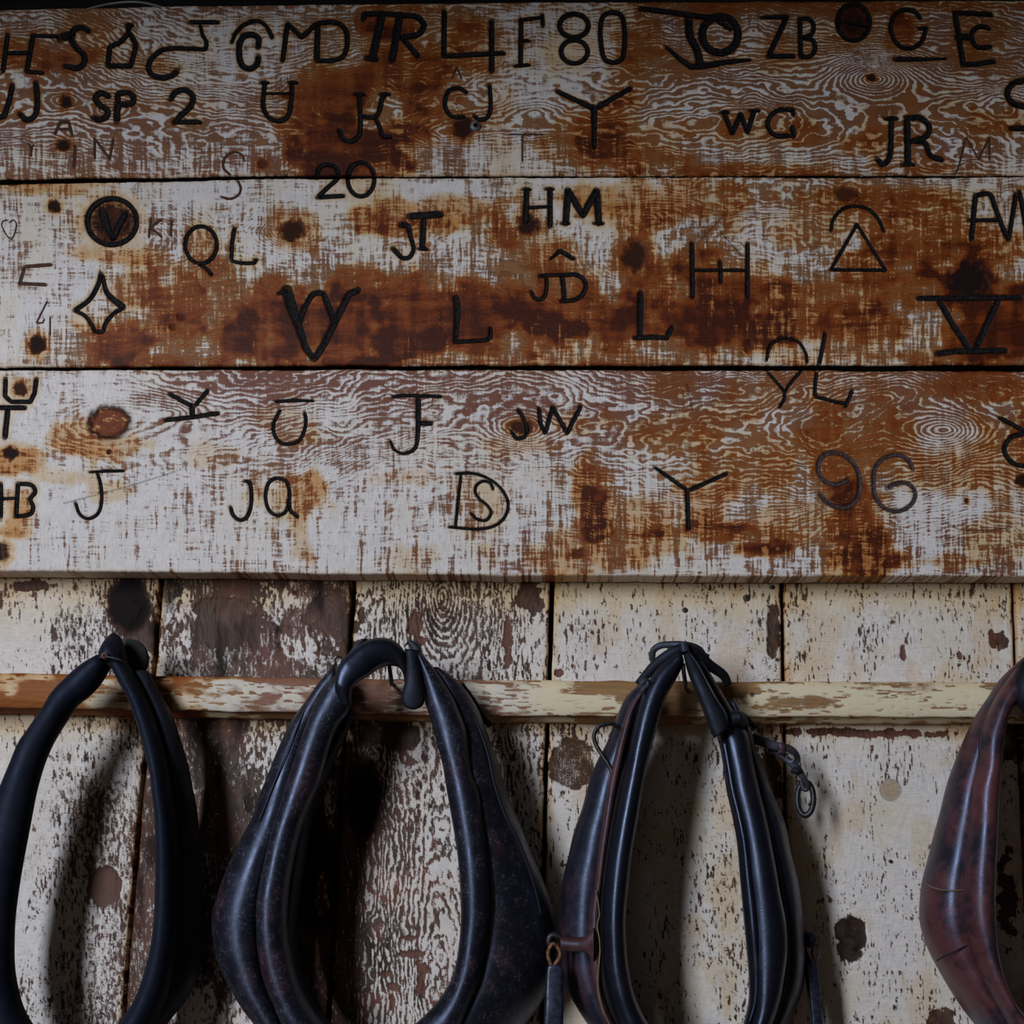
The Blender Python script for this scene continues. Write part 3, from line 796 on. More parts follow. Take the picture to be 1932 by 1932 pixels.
flv, flf = box(-2.2, 2.4, -3.2, 0.06, -0.05, 0.0)
YB_TOP = -0.02
floor = mesh_obj('floor', flv, flf, M_FLOOR, None, False)
floor['kind'] = 'structure'
floor['label'] = 'worn timber barn floor'
zt = float(at(966, 0, YB_TOP)[2])
fv, ff = box(-1.7, 1.9, -0.022, -0.004, zt - 0.02, zt + 0.30)  # black board put in for the shaded gap above the boards
gap_board = mesh_obj('dark_gap_board', fv, ff, M_DARKWOOD, None, False)
gap_board['kind'] = 'structure'
gap_board['label'] = 'near-black board standing in for the shaded gap above the branded boards'
bv, bf = box(-1.7, 1.9, -1.06, -0.94, zt - 0.10, zt + 0.80)  # unseen beam added so the top boards fall into shade
beam = mesh_obj('shade_beam', bv, bf, M_DARKWOOD, None, False)
beam['kind'] = 'structure'
beam['label'] = 'unseen dark beam added to shade the top boards'

# ------------------------------------------------------------------ the three branded boards
BX = [0, 480, 960, 1932]
YB = -0.048
GC = np.linspace(0, 1932, 13)

BOARDS = [
 dict(top=[17, 8, 3, 0], bot=[338, 331, 331, 330], seed=11, vc=215, lam=5.4,
      rows=[30, 120, 220, 320],
      cover=[[.46, .50, .56, .60, .52, .50, .58, .62, .42, .46, .46, .46, .48],
             [.46, .50, .62, .66, .48, .52, .62, .66, .46, .50, .47, .50, .50],
             [.50, .50, .50, .52, .42, .50, .56, .52, .50, .46, .47, .48, .50],
             [.56, .58, .58, .62, .40, .56, .66, .56, .48, .50, .50, .48, .52]],
      grain=[[.34, .34, .24, .24, .30, .40, .16, .26, .30, .30, .40, .46, .40],
             [.38, .34, .28, .22, .36, .44, .16, .34, .40, .50, .50, .46, .44],
             [.46, .46, .46, .38, .44, .46, .34, .46, .56, .58, .58, .56, .50],
             [.14, .14, .14, .12, .26, .16, .10, .18, .30, .34, .34, .40, .30]],
      red=[[.3, .4, .5, .3, .1, .1, .1, .5, .6, .5, .5, .5, .4],
           [.4, .5, .5, .3, .1, .1, .1, .2, .3, .4, .5, .5, .4],
           [.4, .5, .5, .4, .1, .1, .3, .2, .3, .4, .5, .5, .4],
           [.5, .5, .5, .5, .1, .2, .4, .3, .3, .4, .5, .5, .5]],
      saw=[.10, .10, .14, .34],
      stains=[(690, 275, 130, 62, .85), (625, 180, 60, 60, .70), (770, 130, 85, 66, .66), (800, 195, 60, 40, .5), (745, 40, 60, 40, .6), (760, 250, 70, 50, .6),
              (600, 310, 60, 30, .8), (720, 90, 40, 40, .6), (890, 80, 55, 52, .5), (1195, 85, 55, 55, .55), (1150, 240, 70, 60, .72), (1090, 270, 60, 40, .45),
              (1200, 290, 120, 38, .55), (1080, 95, 60, 40, .3), (1270, 130, 60, 20, .3), (60, 105, 110, 28, .62), (290, 122, 50, 16, .4), (160, 60, 50, 50, .35),
              (300, 200, 120, 14, .2), (1600, 50, 60, 50, .4), (1700, 55, 40, 40, .7), (1850, 80, 60, 60, .4), (1640, 270, 60, 40, .5), (1400, 245, 90, 40, .4),
              (1500, 12, 420, 14, .45), (940, 280, 36, 90, .22), (925, 180, 20, 90, .22), (1400, 320, 160, 14, .55), (1730, 310, 90, 20, .5), (1480, 100, 60, 40, .35),
              (1180, 160, 50, 60, .35), (1870, 230, 70, 30, .5), (1520, 250, 60, 24, .5), (1710, 200, 120, 40, .25), (1300, 250, 120, 30, .35)],
      knots=[(205, 205, 14, .9), (1650, 150, 26, 1.), (1010, 212, 16, .7), (640, 190, 24, .7), (120, 190, 12, .8)],
      dark=[(120, 272, 15, 12, .95), (125, 190, 12, 16, .95), (875, 238, 24, 24, .9), (545, 180, 12, 6, .5), (1645, 146, 10, 8, .9), (495, 308, 12, 10, .5),
            (690, 42, 22, 24, 0), (1610, 41, 26, 30, .82)]),
 dict(top=[347, 337, 334, 333], bot=[693, 690, 689, 688], seed=29, vc=455, lam=5.0,
      rows=[352, 450, 560, 670],
      cover=[[.62, .66, .70, .70, .72, .72, .72, .70, .62, .52, .50, .56, .56],
             [.68, .66, .63, .57, .58, .58, .50, .58, .52, .62, .46, .46, .48],
             [.70, .62, .56, .44, .36, .36, .36, .40, .40, .50, .46, .38, .28],
             [.78, .46, .44, .42, .34, .44, .48, .46, .46, .52, .50, .48, .34]],
      grain=[[.06, .08, .10, .12, .08, .10, .10, .10, .20, .34, .34, .30, .22],
             [.12, .20, .22, .24, .16, .18, .18, .18, .22, .32, .30, .24, .20],
             [.06, .10, .10, .10, .08, .08, .08, .08, .10, .10, .10, .10, .10],
             [.06, .06, .06, .06, .06, .06, .06, .06, .06, .06, .06, .06, .06]],
      red=[[.2, .2, .2, .2, .1, .1, .1, .1, .1, .2, .2, .2, .2],
           [.3, .3, .3, .2, .1, .1, .2, .2, .1, .1, .1, .1, .1],
           [.3, .2, .1, .1, .1, .1, .1, .1, .1, .1, .1, .1, .1],
           [.2, .1, .1, .2, .2, .3, .3, .3, .3, .2, .2, .2, .1]],
      saw=[.24, .36, .34, .34],
      stains=[(600, 620, 150, 72, .72), (640, 600, 90, 60, .62), (800, 585, 100, 62, .68), (760, 645, 80, 32, .85), (905, 600, 65, 75, .72), (1080, 590, 120, 62, .70), (1060, 615, 80, 22, .98),
              (1190, 630, 70, 40, .66), (1310, 590, 120, 60, .70), (1370, 540, 95, 60, .66), (1400, 620, 90, 44, .85), (1300, 500, 60, 40, .4), (1880, 600, 110, 82, .92), (1830, 540, 60, 60, .95),
              (850, 402, 130, 26, .6), (700, 412, 60, 20, .62), (955, 435, 34, 30, .70), (760, 430, 140, 14, .6), (1040, 480, 46, 46, .48), (1010, 470, 50, 40, .40), (230, 640, 70, 52, .78), (320, 585, 60, 75, .72), (260, 560, 50, 40, .5),
              (385, 480, 36, 40, .42), (240, 480, 80, 18, .55), (1650, 500, 80, 50, .62), (1660, 622, 100, 44, .70), (1560, 590, 80, 60, .5), (1480, 600, 60, 60, .6), (1560, 420, 160, 42, .40),
              (1280, 372, 200, 34, .58), (1200, 400, 80, 30, .62), (1740, 440, 120, 60, .52), (1860, 470, 80, 60, .5), (1660, 380, 140, 30, .5), (1730, 560, 70, 50, .6), (480, 640, 60, 44, .66), (560, 420, 46, 46, .5),
              (440, 625, 50, 30, .5), (420, 560, 30, 60, .35), (1200, 480, 40, 60, .55), (960, 560, 30, 60, .5), (1000, 620, 50, 50, .6), (60, 352, 120, 16, .5), (660, 345, 60, 30, .25), (1230, 560, 60, 40, .5),
              (520, 560, 60, 40, .55), (700, 540, 80, 30, .5), (1700, 670, 260, 16, .35), (300, 680, 90, 14, .5), (1030, 678, 300, 14, .30), (1100, 380, 60, 24, .5)],
      knots=[(556, 436, 24, 1.), (1200, 482, 26, 1.), (1000, 425, 18, 1.), (1220, 410, 30, .6)],
      dark=[(102, 388, 14, 14, .95), (70, 650, 17, 20, .95), (552, 436, 30, 24, .88), (1198, 482, 27, 34, .84), (997, 422, 24, 20, .9), (1597, 365, 24, 16, .7),
            (1828, 530, 44, 40, .9), (210, 418, 44, 40, .72), (342, 598, 10, 10, .6), (325, 617, 8, 8, .5), (1412, 652, 10, 14, .5)]),
 dict(top=[699, 697, 697, 700], bot=[1077, 1081, 1086, 1088], seed=47, vc=800, lam=5.4,
      rows=[712, 820, 940, 1065],
      cover=[[.66, .72, .50, .46, .48, .50, .48, .46, .46, .44, .46, .42, .40],
             [.76, .72, .62, .60, .60, .62, .54, .52, .48, .46, .46, .52, .46],
             [.72, .76, .75, .68, .69, .66, .69, .60, .60, .52, .50, .66, .58],
             [.76, .77, .77, .75, .74, .70, .68, .66, .68, .60, .58, .62, .60]],
      grain=[[.10, .12, .34, .38, .38, .36, .38, .36, .36, .44, .44, .44, .44],
             [.16, .22, .36, .34, .34, .30, .36, .38, .44, .46, .46, .50, .44],
             [.08, .10, .12, .14, .14, .14, .12, .22, .30, .40, .38, .42, .36],
             [.04, .04, .04, .05, .05, .05, .05, .06, .08, .10, .10, .12, .10]],
      red=[[.3, .3, .9, .95, .95, .9, .9, .9, .9, .7, .8, .8, .6],
           [.2, .2, .7, .8, .8, .8, .8, .7, .4, .3, .3, .8, .5],
           [.2, .3, .3, .3, .3, .4, .3, .3, .2, .2, .2, .8, .5],
           [.3, .3, .4, .4, .4, .6, .9, .4, .4, .5, .4, .9, .7]],
      saw=[.16, .16, .36, .50],
      stains=[(150, 828, 60, 40, .66), (205, 845, 60, 22, .5), (30, 872, 54, 26, .80), (30, 960, 40, 40, .66), (120, 900, 60, 16, .3), (555, 935, 56, 46, .55), (566, 1005, 22, 55, .46), (490, 930, 40, 30, .4),
              (910, 945, 60, 52, .30), (1116, 935, 36, 72, .72), (1120, 975, 34, 40, .95), (1110, 1050, 90, 40, .34), (1080, 1045, 130, 40, .38), (1330, 960, 62, 60, .55), (1345, 1005, 90, 26, .72), (1420, 1036, 60, 16, .85), (1200, 965, 90, 40, .42),
              (1620, 1005, 56, 90, .80), (1640, 1040, 60, 40, .8), (1640, 850, 150, 64, .48), (1560, 850, 60, 80, .42), (1880, 860, 90, 70, .58), (1850, 725, 120, 36, .55), (770, 1050, 60, 30, .28), (780, 900, 60, 16, .25),
              (540, 800, 60, 40, .34), (420, 860, 60, 20, .22), (1240, 820, 90, 30, .42), (1330, 800, 60, 40, .45), (1450, 860, 80, 60, .45), (1500, 990, 80, 40, .35), (1500, 740, 140, 40, .35), (1440, 1010, 60, 40, .4),
              (1250, 1010, 80, 40, .4), (1780, 1060, 100, 14, .4), (1100, 800, 60, 24, .3), (980, 840, 60, 20, .25), (1880, 1010, 60, 60, .35), (210, 930, 34, 18, .35), (1280, 730, 50, 30, .35), (1710, 760, 60, 60, .2)],
      knots=[(205, 795, 36, 1.), (35, 735, 18, 1.), (985, 805, 18, .8), (1780, 812, 30, .9), (320, 780, 30, .4)],
      dark=[(38, 733, 15, 16, .85), (20, 856, 18, 15, .9), (4, 1042, 16, 20, .9), (985, 806, 26, 14, .75), (1930, 905, 16, 16, .95), (206, 853, 5, 6, .8), (1825, 945, 6, 6, .7), (1090, 1044, 18, 10, .5)]),
]
BOARD_INFO = [
    ('topmost limewashed board with brown stains, branded with F, 80 and a bold Y', 'brand_board'),
    ('middle limewashed board, heavily rust-stained, branded with W, HM and a triangle', 'brand_board'),
    ('lowest limewashed board, whitest at its left end, branded with 96 and a D', 'brand_board'),
]

def stroke_dist(PX, PY, s, ww):
    """distance of grid points to a stroke, minus nothing; returns mask, distance, half width"""
    pad_ = ww.max() * 2.6 + 8
    x0, x1 = s[:, 0].min() - pad_, s[:, 0].max() + pad_
    y0, y1 = s[:, 1].min() - pad_, s[:, 1].max() + pad_
    m = (PX > x0) & (PX < x1) & (PY > y0) & (PY < y1)
    if not m.any():
        return None
    X, Y = PX[m], PY[m]
    best = np.full(X.shape, 1e9)
    hw = np.full(X.shape, 1.0)
    for i in range(len(s) - 1):
        a, b = s[i], s[i + 1]
        ab = b - a
        t = np.clip(((X - a[0]) * ab[0] + (Y - a[1]) * ab[1]) / (ab @ ab + 1e-9), 0, 1)
        d = np.hypot(X - a[0] - t * ab[0], Y - a[1] - t * ab[1])
        h = (ww[i] * (1 - t) + ww[i + 1] * t) / 2
        q = d / h < best / hw
        best = np.where(q, d, best)
        hw = np.where(q, h, hw)
    return m, best, hw

NSIDE = 7
for bi, bd in enumerate(BOARDS):
    sd = bd['seed']
    xs = np.concatenate([np.arange(-290, -12, 9), np.arange(-12, 1944, 1.6), np.arange(1950, 2230, 9)])
    yt = np.interp(xs, BX, bd['top']) + (vn(xs / 60.0, 1, sd) - 0.5) * 2.2 + (vn(xs / 9.0, 4, sd) - 0.5) * 1.0
    yb = np.interp(xs, BX, bd['bot']) + (vn(xs / 60.0, 2, sd) - 0.5) * 2.2 + (vn(xs / 9.0, 5, sd) - 0.5) * 1.0
    nr = int((np.mean(bd['bot']) - np.mean(bd['top'])) / 1.5)
    t = np.linspace(0, 1, nr)[:, None]
    PX = np.broadcast_to(xs[None], (nr, len(xs))).copy()
    PY = yt[None] * (1 - t) + yb[None] * t
    U, Vv = PX, PY
    g = ring_grain(U, Vv, bd['vc'], bd['lam'], sd, 1.0, bd['knots'])
    cov = gridlookup(GC, bd['rows'], bd['cover'], PX, PY)
    ga = gridlookup(GC, bd['rows'], bd['grain'], PX, PY)
    red = gridlookup(GC, bd['rows'], bd['red'], PX, PY)
    saw_a = np.interp(PY, bd['rows'], bd['saw'])
    big = fbm(PX / 120.0, PY / 60.0, sd + 1, 4) - 0.5
    med = fbm(PX / 16.0, PY / 11.0, sd + 2, 4) - 0.5
    saw = fbm(PX / 5.2, PY / 70.0, sd + 3, 3) - 0.5                # upright saw marks
    saw2 = fbm(PX / 17.0, PY / 150.0, sd + 4, 2) - 0.5
    fib = fbm(PX / 60.0, PY / 3.6, sd + 5, 3) - 0.5
    wv = fbm(PX / 2.9, PY / 26.0, sd + 21, 2) - 0.5                # weave of fine upright and level scratches
    wh = fbm(PX / 30.0, PY / 2.6, sd + 22, 2) - 0.5
    P = cov + big * 0.34 + med * 0.24 - (g - 0.45) * ga * (1.45 if bi == 0 else 1.25) + saw * saw_a * 1.1 + saw2 * saw_a * 0.9 + fib * 0.22
    calm = 1 - 0.45 * np.clip(blobs(PX, PY, bd['stains'], sd + 6, 0.42, 0.85, 46.0), 0, 1)
    calm = calm * (1 - 0.75 * sstep(0.15, 0.5, ga))
    P = P + (wv * (0.20 + saw_a * 0.9) + wh * (0.22 + saw_a * 0.4)) * calm - (0.05 if bi == 0 else 0.02)
    stain = blobs(PX, PY, bd['stains'], sd + 6, 0.42, 0.85, 46.0)
    stain += np.clip(saw2, -0.3, 0.3) * np.minimum(stain, 0.5) * 0.9
    stain += (fbm(PX / 90.0, PY / 14.0, sd + 13, 3) - 0.5) * np.minimum(stain, 0.6) * 0.8
    P -= np.clip(stain, 0, 1) * 0.20
    red = np.clip(red + (fbm(PX / 45.0, PY / 22.0, sd + 7, 3) - 0.5) * 1.0, 0, 1)
    grime = np.clip(fbm(PX / 75.0, PY / 60.0, sd + 8, 4) * 2.0 - 0.85 + 0.4 * sstep(0.05, 0.4, stain), 0, 1) * 0.6
    if bi == 2:
        grime *= 0.45 + 0.55 * sstep(700, 1150, PX)
    scorch_shade = np.zeros_like(P)
    depth = (g - 0.5) * -0.0005 * (0.3 + ga * 2)
    wx = fbm(PX / 9.0, PY / 9.0, sd + 9, 3) - 0.5
    for (cx, cy, rx, ry, st) in bd['dark']:
        m = (np.abs(PX - cx) < rx * 3) & (np.abs(PY - cy) < ry * 3)
        d = np.sqrt(((PX[m] - cx) / rx) ** 2 + ((PY[m] - cy) / ry) ** 2) + wx[m] * 0.7
        f = 1 - sstep(0.55, 1.1, d)
        scorch_shade[m] = np.maximum(scorch_shade[m], f * st)
        stain[m] = np.maximum(stain[m], (1 - sstep(0.9, 2.0, d)) * 0.6 * (st > 0))
        depth[m] += f * 0.002
        P[m] -= f * 0.4
    if bi == 2:
        red = np.maximum(red, 0.9 * sstep(260, 340, PX) * (1 - sstep(1350, 1500, PX)) * (1 - sstep(770, 860, PY)))
    if bi == 2:                                                   # rimmed knot beside the brown patch
        d = np.sqrt(((PX - 205) / 40.0) ** 2 + ((PY - 797) / 32.0) ** 2) + wx * 0.25
        rim = np.exp(-((d - 0.92) / 0.16) ** 2)
        scorch_shade = np.maximum(scorch_shade, rim * 0.85)
        inn = 1 - sstep(0.8, 1.05, d)
        stain = np.maximum(stain, inn * 0.70)
        P = P - inn * (0.42 + wx * 0.9)
        red = np.maximum(red, inn * 0.7)
        depth += (1 - sstep(0.7, 1.0, d)) * 0.0015
    # scratches
    scr = {1: [([(1374, 397), (1319, 456)], 1.6), ([(1358, 436), (1397, 480)], 1.6), ([(1322, 392), (1335, 470)], 1.4), ([(1290, 400), (1275, 440)], 1.4)],
           2: [([(1784, 985), (1807, 998), (1846, 1002), (1898, 997)], 1.6), ([(120, 950), (250, 915), (330, 890)], 1.2), ([(1296, 725), (1306, 775)], 1.6)], 0: []}[bi]
    for q, wdt in scr:
        r_ = stroke_dist(PX, PY, crom(q, 14), np.full(14, wdt * 2))
        if r_:
            m, d, hw = r_
            f = 1 - sstep(0.5, 1.3, d / hw)
            scorch_shade[m] = np.maximum(scorch_shade[m], f * 0.6)
    # brands: groove, scorch and amber halo
    for (text, kind, halo, strokes) in MARKS:
        for (s, ww, closed) in strokes:
            r_ = stroke_dist(PX, PY, s, ww)
            if r_ is None:
                continue
            m, d, hw = r_
            q = d / hw
            edge = d - hw
            depth[m] = np.maximum(depth[m], MARKDEPTH[kind] * np.clip(1 - (d / (hw + 1.8)) ** 2, 0, 1))
            n_ = 1 + wx[m] * 1.0
            if kind == 'char':
                scorch_shade[m] = np.maximum(scorch_shade[m], (1 - sstep(-0.5, 1.9 * n_, edge)) * 0.9)
                stain[m] = np.maximum(stain[m], (1 - sstep(0, 11 * n_, edge)) * 0.42 * min(halo, 1.2))
            elif kind == 'worn':
                scorch_shade[m] = np.maximum(scorch_shade[m], (1 - sstep(-0.5, 3.0 * n_, edge)) * 0.55)
            else:
                scorch_shade[m] = np.maximum(scorch_shade[m], (1 - sstep(-1.0, 1.5, edge)) * 0.45)
            if halo >= 1.5 and closed:                            # disc scorched inside the ring
                c = s.mean(0)
                rx, ry = np.ptp(s[:, 0]) / 2, np.ptp(s[:, 1]) / 2
                dd = np.sqrt(((PX - c[0]) / rx) ** 2 + ((PY - c[1]) / ry) ** 2)
                stain = np.maximum(stain, (1 - sstep(0.9, 1.02, dd)) * (0.82 + wx * 0.5))
                scorch_shade = np.maximum(scorch_shade, (1 - sstep(0.9, 1.02, dd)) * np.clip(0.60 + wx * 1.2, 0, 1))
                depth = np.maximum(depth, (1 - sstep(0.9, 1.02, dd)) * 0.0016)
    ed = np.minimum(PY - yt[None], yb[None] - PY)
    stain += 0.16 * (1 - sstep(1, 9, ed + med * 8))
    if bi < 2:
        stain += 0.10 * (1 - sstep(4, 26, yb[None] - PY + med * 20))
        red = np.maximum(red, 0.5 * (1 - sstep(4, 22, yb[None] - PY)))
    pts = at(PX, PY, YB)
    pts[..., 1] += depth + 0.0028 * (1 - np.clip(ed / 3.2, 0, 1)) ** 2
    V = np.concatenate([pts[:1], pts[:1], pts, pts[-1:], pts[-1:]], 0)
    V = np.concatenate([V[:, :1], V, V[:, -1:]], 1)
    V[1, :, 1] += 0.0015
    V[-2, :, 1] += 0.0015
    V[0, :, 1] = V[-1, :, 1] = -0.005
    V[:, 0, 1] = V[:, -1, 1] = -0.005
    def pad2(a, n=1):
        a = np.concatenate([a[:1]] * n + [a] + [a[-1:]] * n, 0)
        return np.concatenate([a[:, :1], a, a[:, -1:]], 1)
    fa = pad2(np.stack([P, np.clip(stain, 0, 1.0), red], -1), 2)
    fb = pad2(np.stack([g, np.clip(scorch_shade, 0, 1), grime], -1), 2)
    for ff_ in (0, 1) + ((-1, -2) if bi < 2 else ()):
        fb[ff_, :, 1] = 0.93  # joint faces coloured near-black to give the gaps their shade
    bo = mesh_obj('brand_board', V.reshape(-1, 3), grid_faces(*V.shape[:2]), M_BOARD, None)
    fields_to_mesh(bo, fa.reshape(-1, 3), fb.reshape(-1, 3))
    bo['label'], bo['category'] = BOARD_INFO[bi][0], 'board'
    bo['group'] = 'branded boards across the top of the wall'
    set_origin(bo, [float(v) for v in at(966, np.mean(bd['bot']), YB)])
    bd['obj'] = bo
    # the burnt lining of each brand
    for (text, kind, halo, strokes) in MARKS:
        verts, faces = [], []
        dp = MARKDEPTH[kind]
        for (s, ww, closed) in strokes:
            top = np.interp(s[:, 0], BX, bd['top']) + 1.5
            bot = np.interp(s[:, 0], BX, bd['bot']) - 1.5
            inside = (s[:, 1] > top) & (s[:, 1] < bot)
            tg = np.gradient(s, axis=0)
            if closed:
                tg[0] = tg[-1] = s[1] - s[-2]
            tg /= np.linalg.norm(tg, axis=1, keepdims=True) + 1e-9
            nm = np.stack([-tg[:, 1], tg[:, 0]], 1)
            al = np.concatenate([[0], np.cumsum(np.linalg.norm(np.diff(s, axis=0), axis=1))])
            hw = ww / 2 * (1 + (vn(al / 5.0, sd + len(verts), 9) - 0.5) * 0.22)
            if not closed:
                e = np.minimum(al, al[-1] - al)
                hw = hw * np.sqrt(np.clip(1 - (1 - np.clip(e / (ww / 2), 0, 1)) ** 2, 0.12, 1))
            run = []
            for i in range(len(s) + 1):
                if i < len(s) and inside[i]:
                    run.append(i)
                    continue
                if len(run) >= 2:
                    b0 = len(verts)
                    for r in run:
                        for kx in np.linspace(-1, 1, NSIDE):
                            p = s[r] + nm[r] * hw[r] * kx
                            w3 = at(p[0], p[1], YB)
                            w3[1] += dp * 0.62 * (1 - kx * kx) - 0.00035
                            verts.append(w3)
                    for a in range(len(run) - 1):
                        for c in range(NSIDE - 1):
                            q = b0 + a * NSIDE + c
                            faces.append((q, q + 1, q + NSIDE + 1, q + NSIDE))
                run = []
        if faces:
            o = mesh_obj('brand_mark', verts, faces, MARKMAT[kind], bo)
            o['label'] = {'char': 'burnt black brand: ', 'faint': 'faint brown scratched mark: ', 'worn': 'worn grey brand: '}[kind] + text

# a grey bolt head in the top board, a filled plug in the bottom right corner
def lathe(name, profile, centre, mat, parent=None, m=20, axis='y'):
    verts, faces = [], []
    for (r, h) in profile:
        for j in range(m):
            a = 2 * math.pi * j / m
            verts.append((centre[0] + r * math.cos(a), centre[1] - h, centre[2] + r * math.sin(a)))
    for i in range(len(profile) - 1):
        for j in range(m):
            j2 = (j + 1) % m
            faces.append((i * m + j, (i + 1) * m + j, (i + 1) * m + j2, i * m + j2))
    faces.append(tuple(range((len(profile) - 1) * m, len(profile) * m)))
    return mesh_obj(name, verts, faces, mat, parent)

b0 = BOARDS[0]['obj']
p = at(897, 239, YB)
lathe('bolt_head', [(0.0085, -0.002), (0.0088, 0.0015), (0.0072, 0.0036), (0.003, 0.0042)], p, M_GREYBOLT, b0)

for (pk, nx, ny, nrad) in ((3, 1292, 1151, 0.0040), (3, 1408, 1128, 0.0052), (3, 1457, 1108, 0.0034), (0, 113, 1752, 0.0024), (4, 1680, 1625, 0.0026)):
    q = at(nx, ny, 0.0)
    q[1] -= 0.001
    lathe('nail_head', [(nrad, -0.003), (nrad, 0.0006), (nrad * 0.7, 0.0014), (nrad * 0.2, 0.0017)], q, M_NAIL, plank_list[pk], 12)

# ------------------------------------------------------------------ the rail that carries the collars
RX = [0, 480, 960, 1440, 1932]
R_TOP = [1270, 1278, 1284, 1286, 1288]
R_EDGE = [1335, 1343, 1350, 1352, 1352]
R_BOT = [1345, 1355, 1362, 1364, 1364]
xs = np.concatenate([np.arange(-290, -10, 8), np.arange(-10, 1944, 2.6), np.arange(1950, 2230, 8)])
rt, re_, rb = (np.interp(xs, RX, r) + (vn(xs / 40.0, 7, 3 + i) - 0.5) * 2.4 for i, r in enumerate((R_TOP, R_EDGE, R_BOT)))
prof_t = np.concatenate([np.linspace(0, 1, 30)])
YR = -0.052
ys, ds, zone = [], [], []
for tt in prof_t:                                    # rounded front
    ys.append(rt * (1 - tt) + re_ * tt)
    ds.append(YR + 0.016 * (1 - np.sqrt(np.clip(1 - (abs(tt - 0.55) / 0.62) ** 2, 0, 1))) * np.ones_like(xs))
    zone.append(0)
for tt in np.linspace(0.08, 1, 8):                   # under-cut lip
    ys.append(re_ * (1 - tt) + rb * tt)
    ds.append((YR + 0.020 + 0.012 * tt) * np.ones_like(xs))
    zone.append(1)
PY, DY = np.array(ys), np.array(ds)
PX = np.broadcast_to(xs[None], PY.shape).copy()
zn = np.broadcast_to(np.array(zone)[:, None], PY.shape)
cov = np.interp(PX, [0, 120, 200, 300, 420, 470, 560, 640, 800, 930, 1050, 1290, 1400, 1460, 1932], [.42, .36, .62, .40, .72, .60, .46, .36, .40, .66, .72, .50, .56, .74, .76])
tv = (PY - rt[None]) / (re_ - rt)[None]
big = fbm(PX / 70.0, PY / 26.0, 201, 4) - 0.5
med = fbm(PX / 18.0, PY / 6.0, 202, 4) - 0.5
crack = sstep(0.60, 0.70, fbm(PX / 26.0, PY / 3.4, 203, 3))
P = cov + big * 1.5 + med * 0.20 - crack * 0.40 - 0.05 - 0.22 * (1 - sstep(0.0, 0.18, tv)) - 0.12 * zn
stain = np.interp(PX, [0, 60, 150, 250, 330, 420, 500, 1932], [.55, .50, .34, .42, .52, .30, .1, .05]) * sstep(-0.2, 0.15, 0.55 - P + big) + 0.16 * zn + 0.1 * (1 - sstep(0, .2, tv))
red = np.clip(np.interp(PX, [0, 420, 500, 620, 900, 960, 1050, 1932], [0, 0.05, .95, .95, .9, .6, .1, .15]) + big * 0.6 - 0.6 * zn, 0, 1)
grime = np.clip(np.interp(PX, [0, 900, 960, 1040, 1932], [.25, .10, .30, .85, .85]) + big * 0.9, 0, 1)
g = fbm(PX / 60.0, PY / 3.0, 205, 3)
scorch_shade = np.zeros_like(P)
for (cx, cy, r) in ((1419, 1311, 5), (590, 1310, 4), (1190, 1332, 3)):
    scorch_shade = np.maximum(scorch_shade, 0.9 * (1 - sstep(0.6, 1.2, np.hypot(PX - cx, PY - cy) / r)))
scorch_shade = np.maximum(scorch_shade, np.where((zn == 1), 0.55 * np.exp(-((PY - re_[None]) / 2.2) ** 2), 0))
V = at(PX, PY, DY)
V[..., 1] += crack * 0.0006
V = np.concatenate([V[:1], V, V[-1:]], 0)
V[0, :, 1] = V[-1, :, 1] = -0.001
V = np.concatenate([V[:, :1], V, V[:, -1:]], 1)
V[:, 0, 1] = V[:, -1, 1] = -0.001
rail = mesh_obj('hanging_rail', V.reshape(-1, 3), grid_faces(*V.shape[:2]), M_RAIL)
fields_to_mesh(rail, pad2(np.stack([P, stain, red], -1)).reshape(-1, 3), pad2(np.stack([g, scorch_shade, grime], -1)).reshape(-1, 3))
rail['label'] = 'narrow rounded wooden rail with peeling cream paint, nailed across the planks'
rail['category'] = 'rail'
set_origin(rail, [float(v) for v in at(966, 1364, -0.03)])

def hook(px, py):
    pts = pxt([(px + 3, py + 24, -0.045), (px + 3, py + 25, -0.070), (px + 3, py + 23, -0.100), (px + 2, py + 14, -0.120), (px - 1, py - 6, -0.132), (px - 2, py - 22, -0.134)])
    tube('hook', pts, 0.0030, M_IRON, rail, n=26)
hook(736, 1266)
hook(1291, 1274)
hook(222, 1246)
hook(1978, 1276)

# pale cord lying on the top board's upper edge
cp = pxt([(160, 19, -0.045), (182, 13, -0.044), (205, 8, -0.042), (240, 4, -0.041), (268, 5, -0.042), (292, 10, -0.044), (314, 17, -0.045)])
cord = tube('cord', cp, 0.0017, M_CORD, None, n=30)
cord['label'] = 'pale cord bowed up behind the upper edge of the topmost board'
cord['category'] = 'cord'
set_origin(cord, [float(v) for v in cp[0]])

# ------------------------------------------------------------------ horse collars
def limb(left_in, left_out, right_in, right_out, n=70):
    """join two limbs into one run: left from the top down, then right from the bottom up"""
    I = np.vstack([crom(left_in, n), crom(right_in, n)[::-1][1:]])
    O = np.vstack([crom(left_out, n), crom(right_out, n)[::-1][1:]])
    return I, O

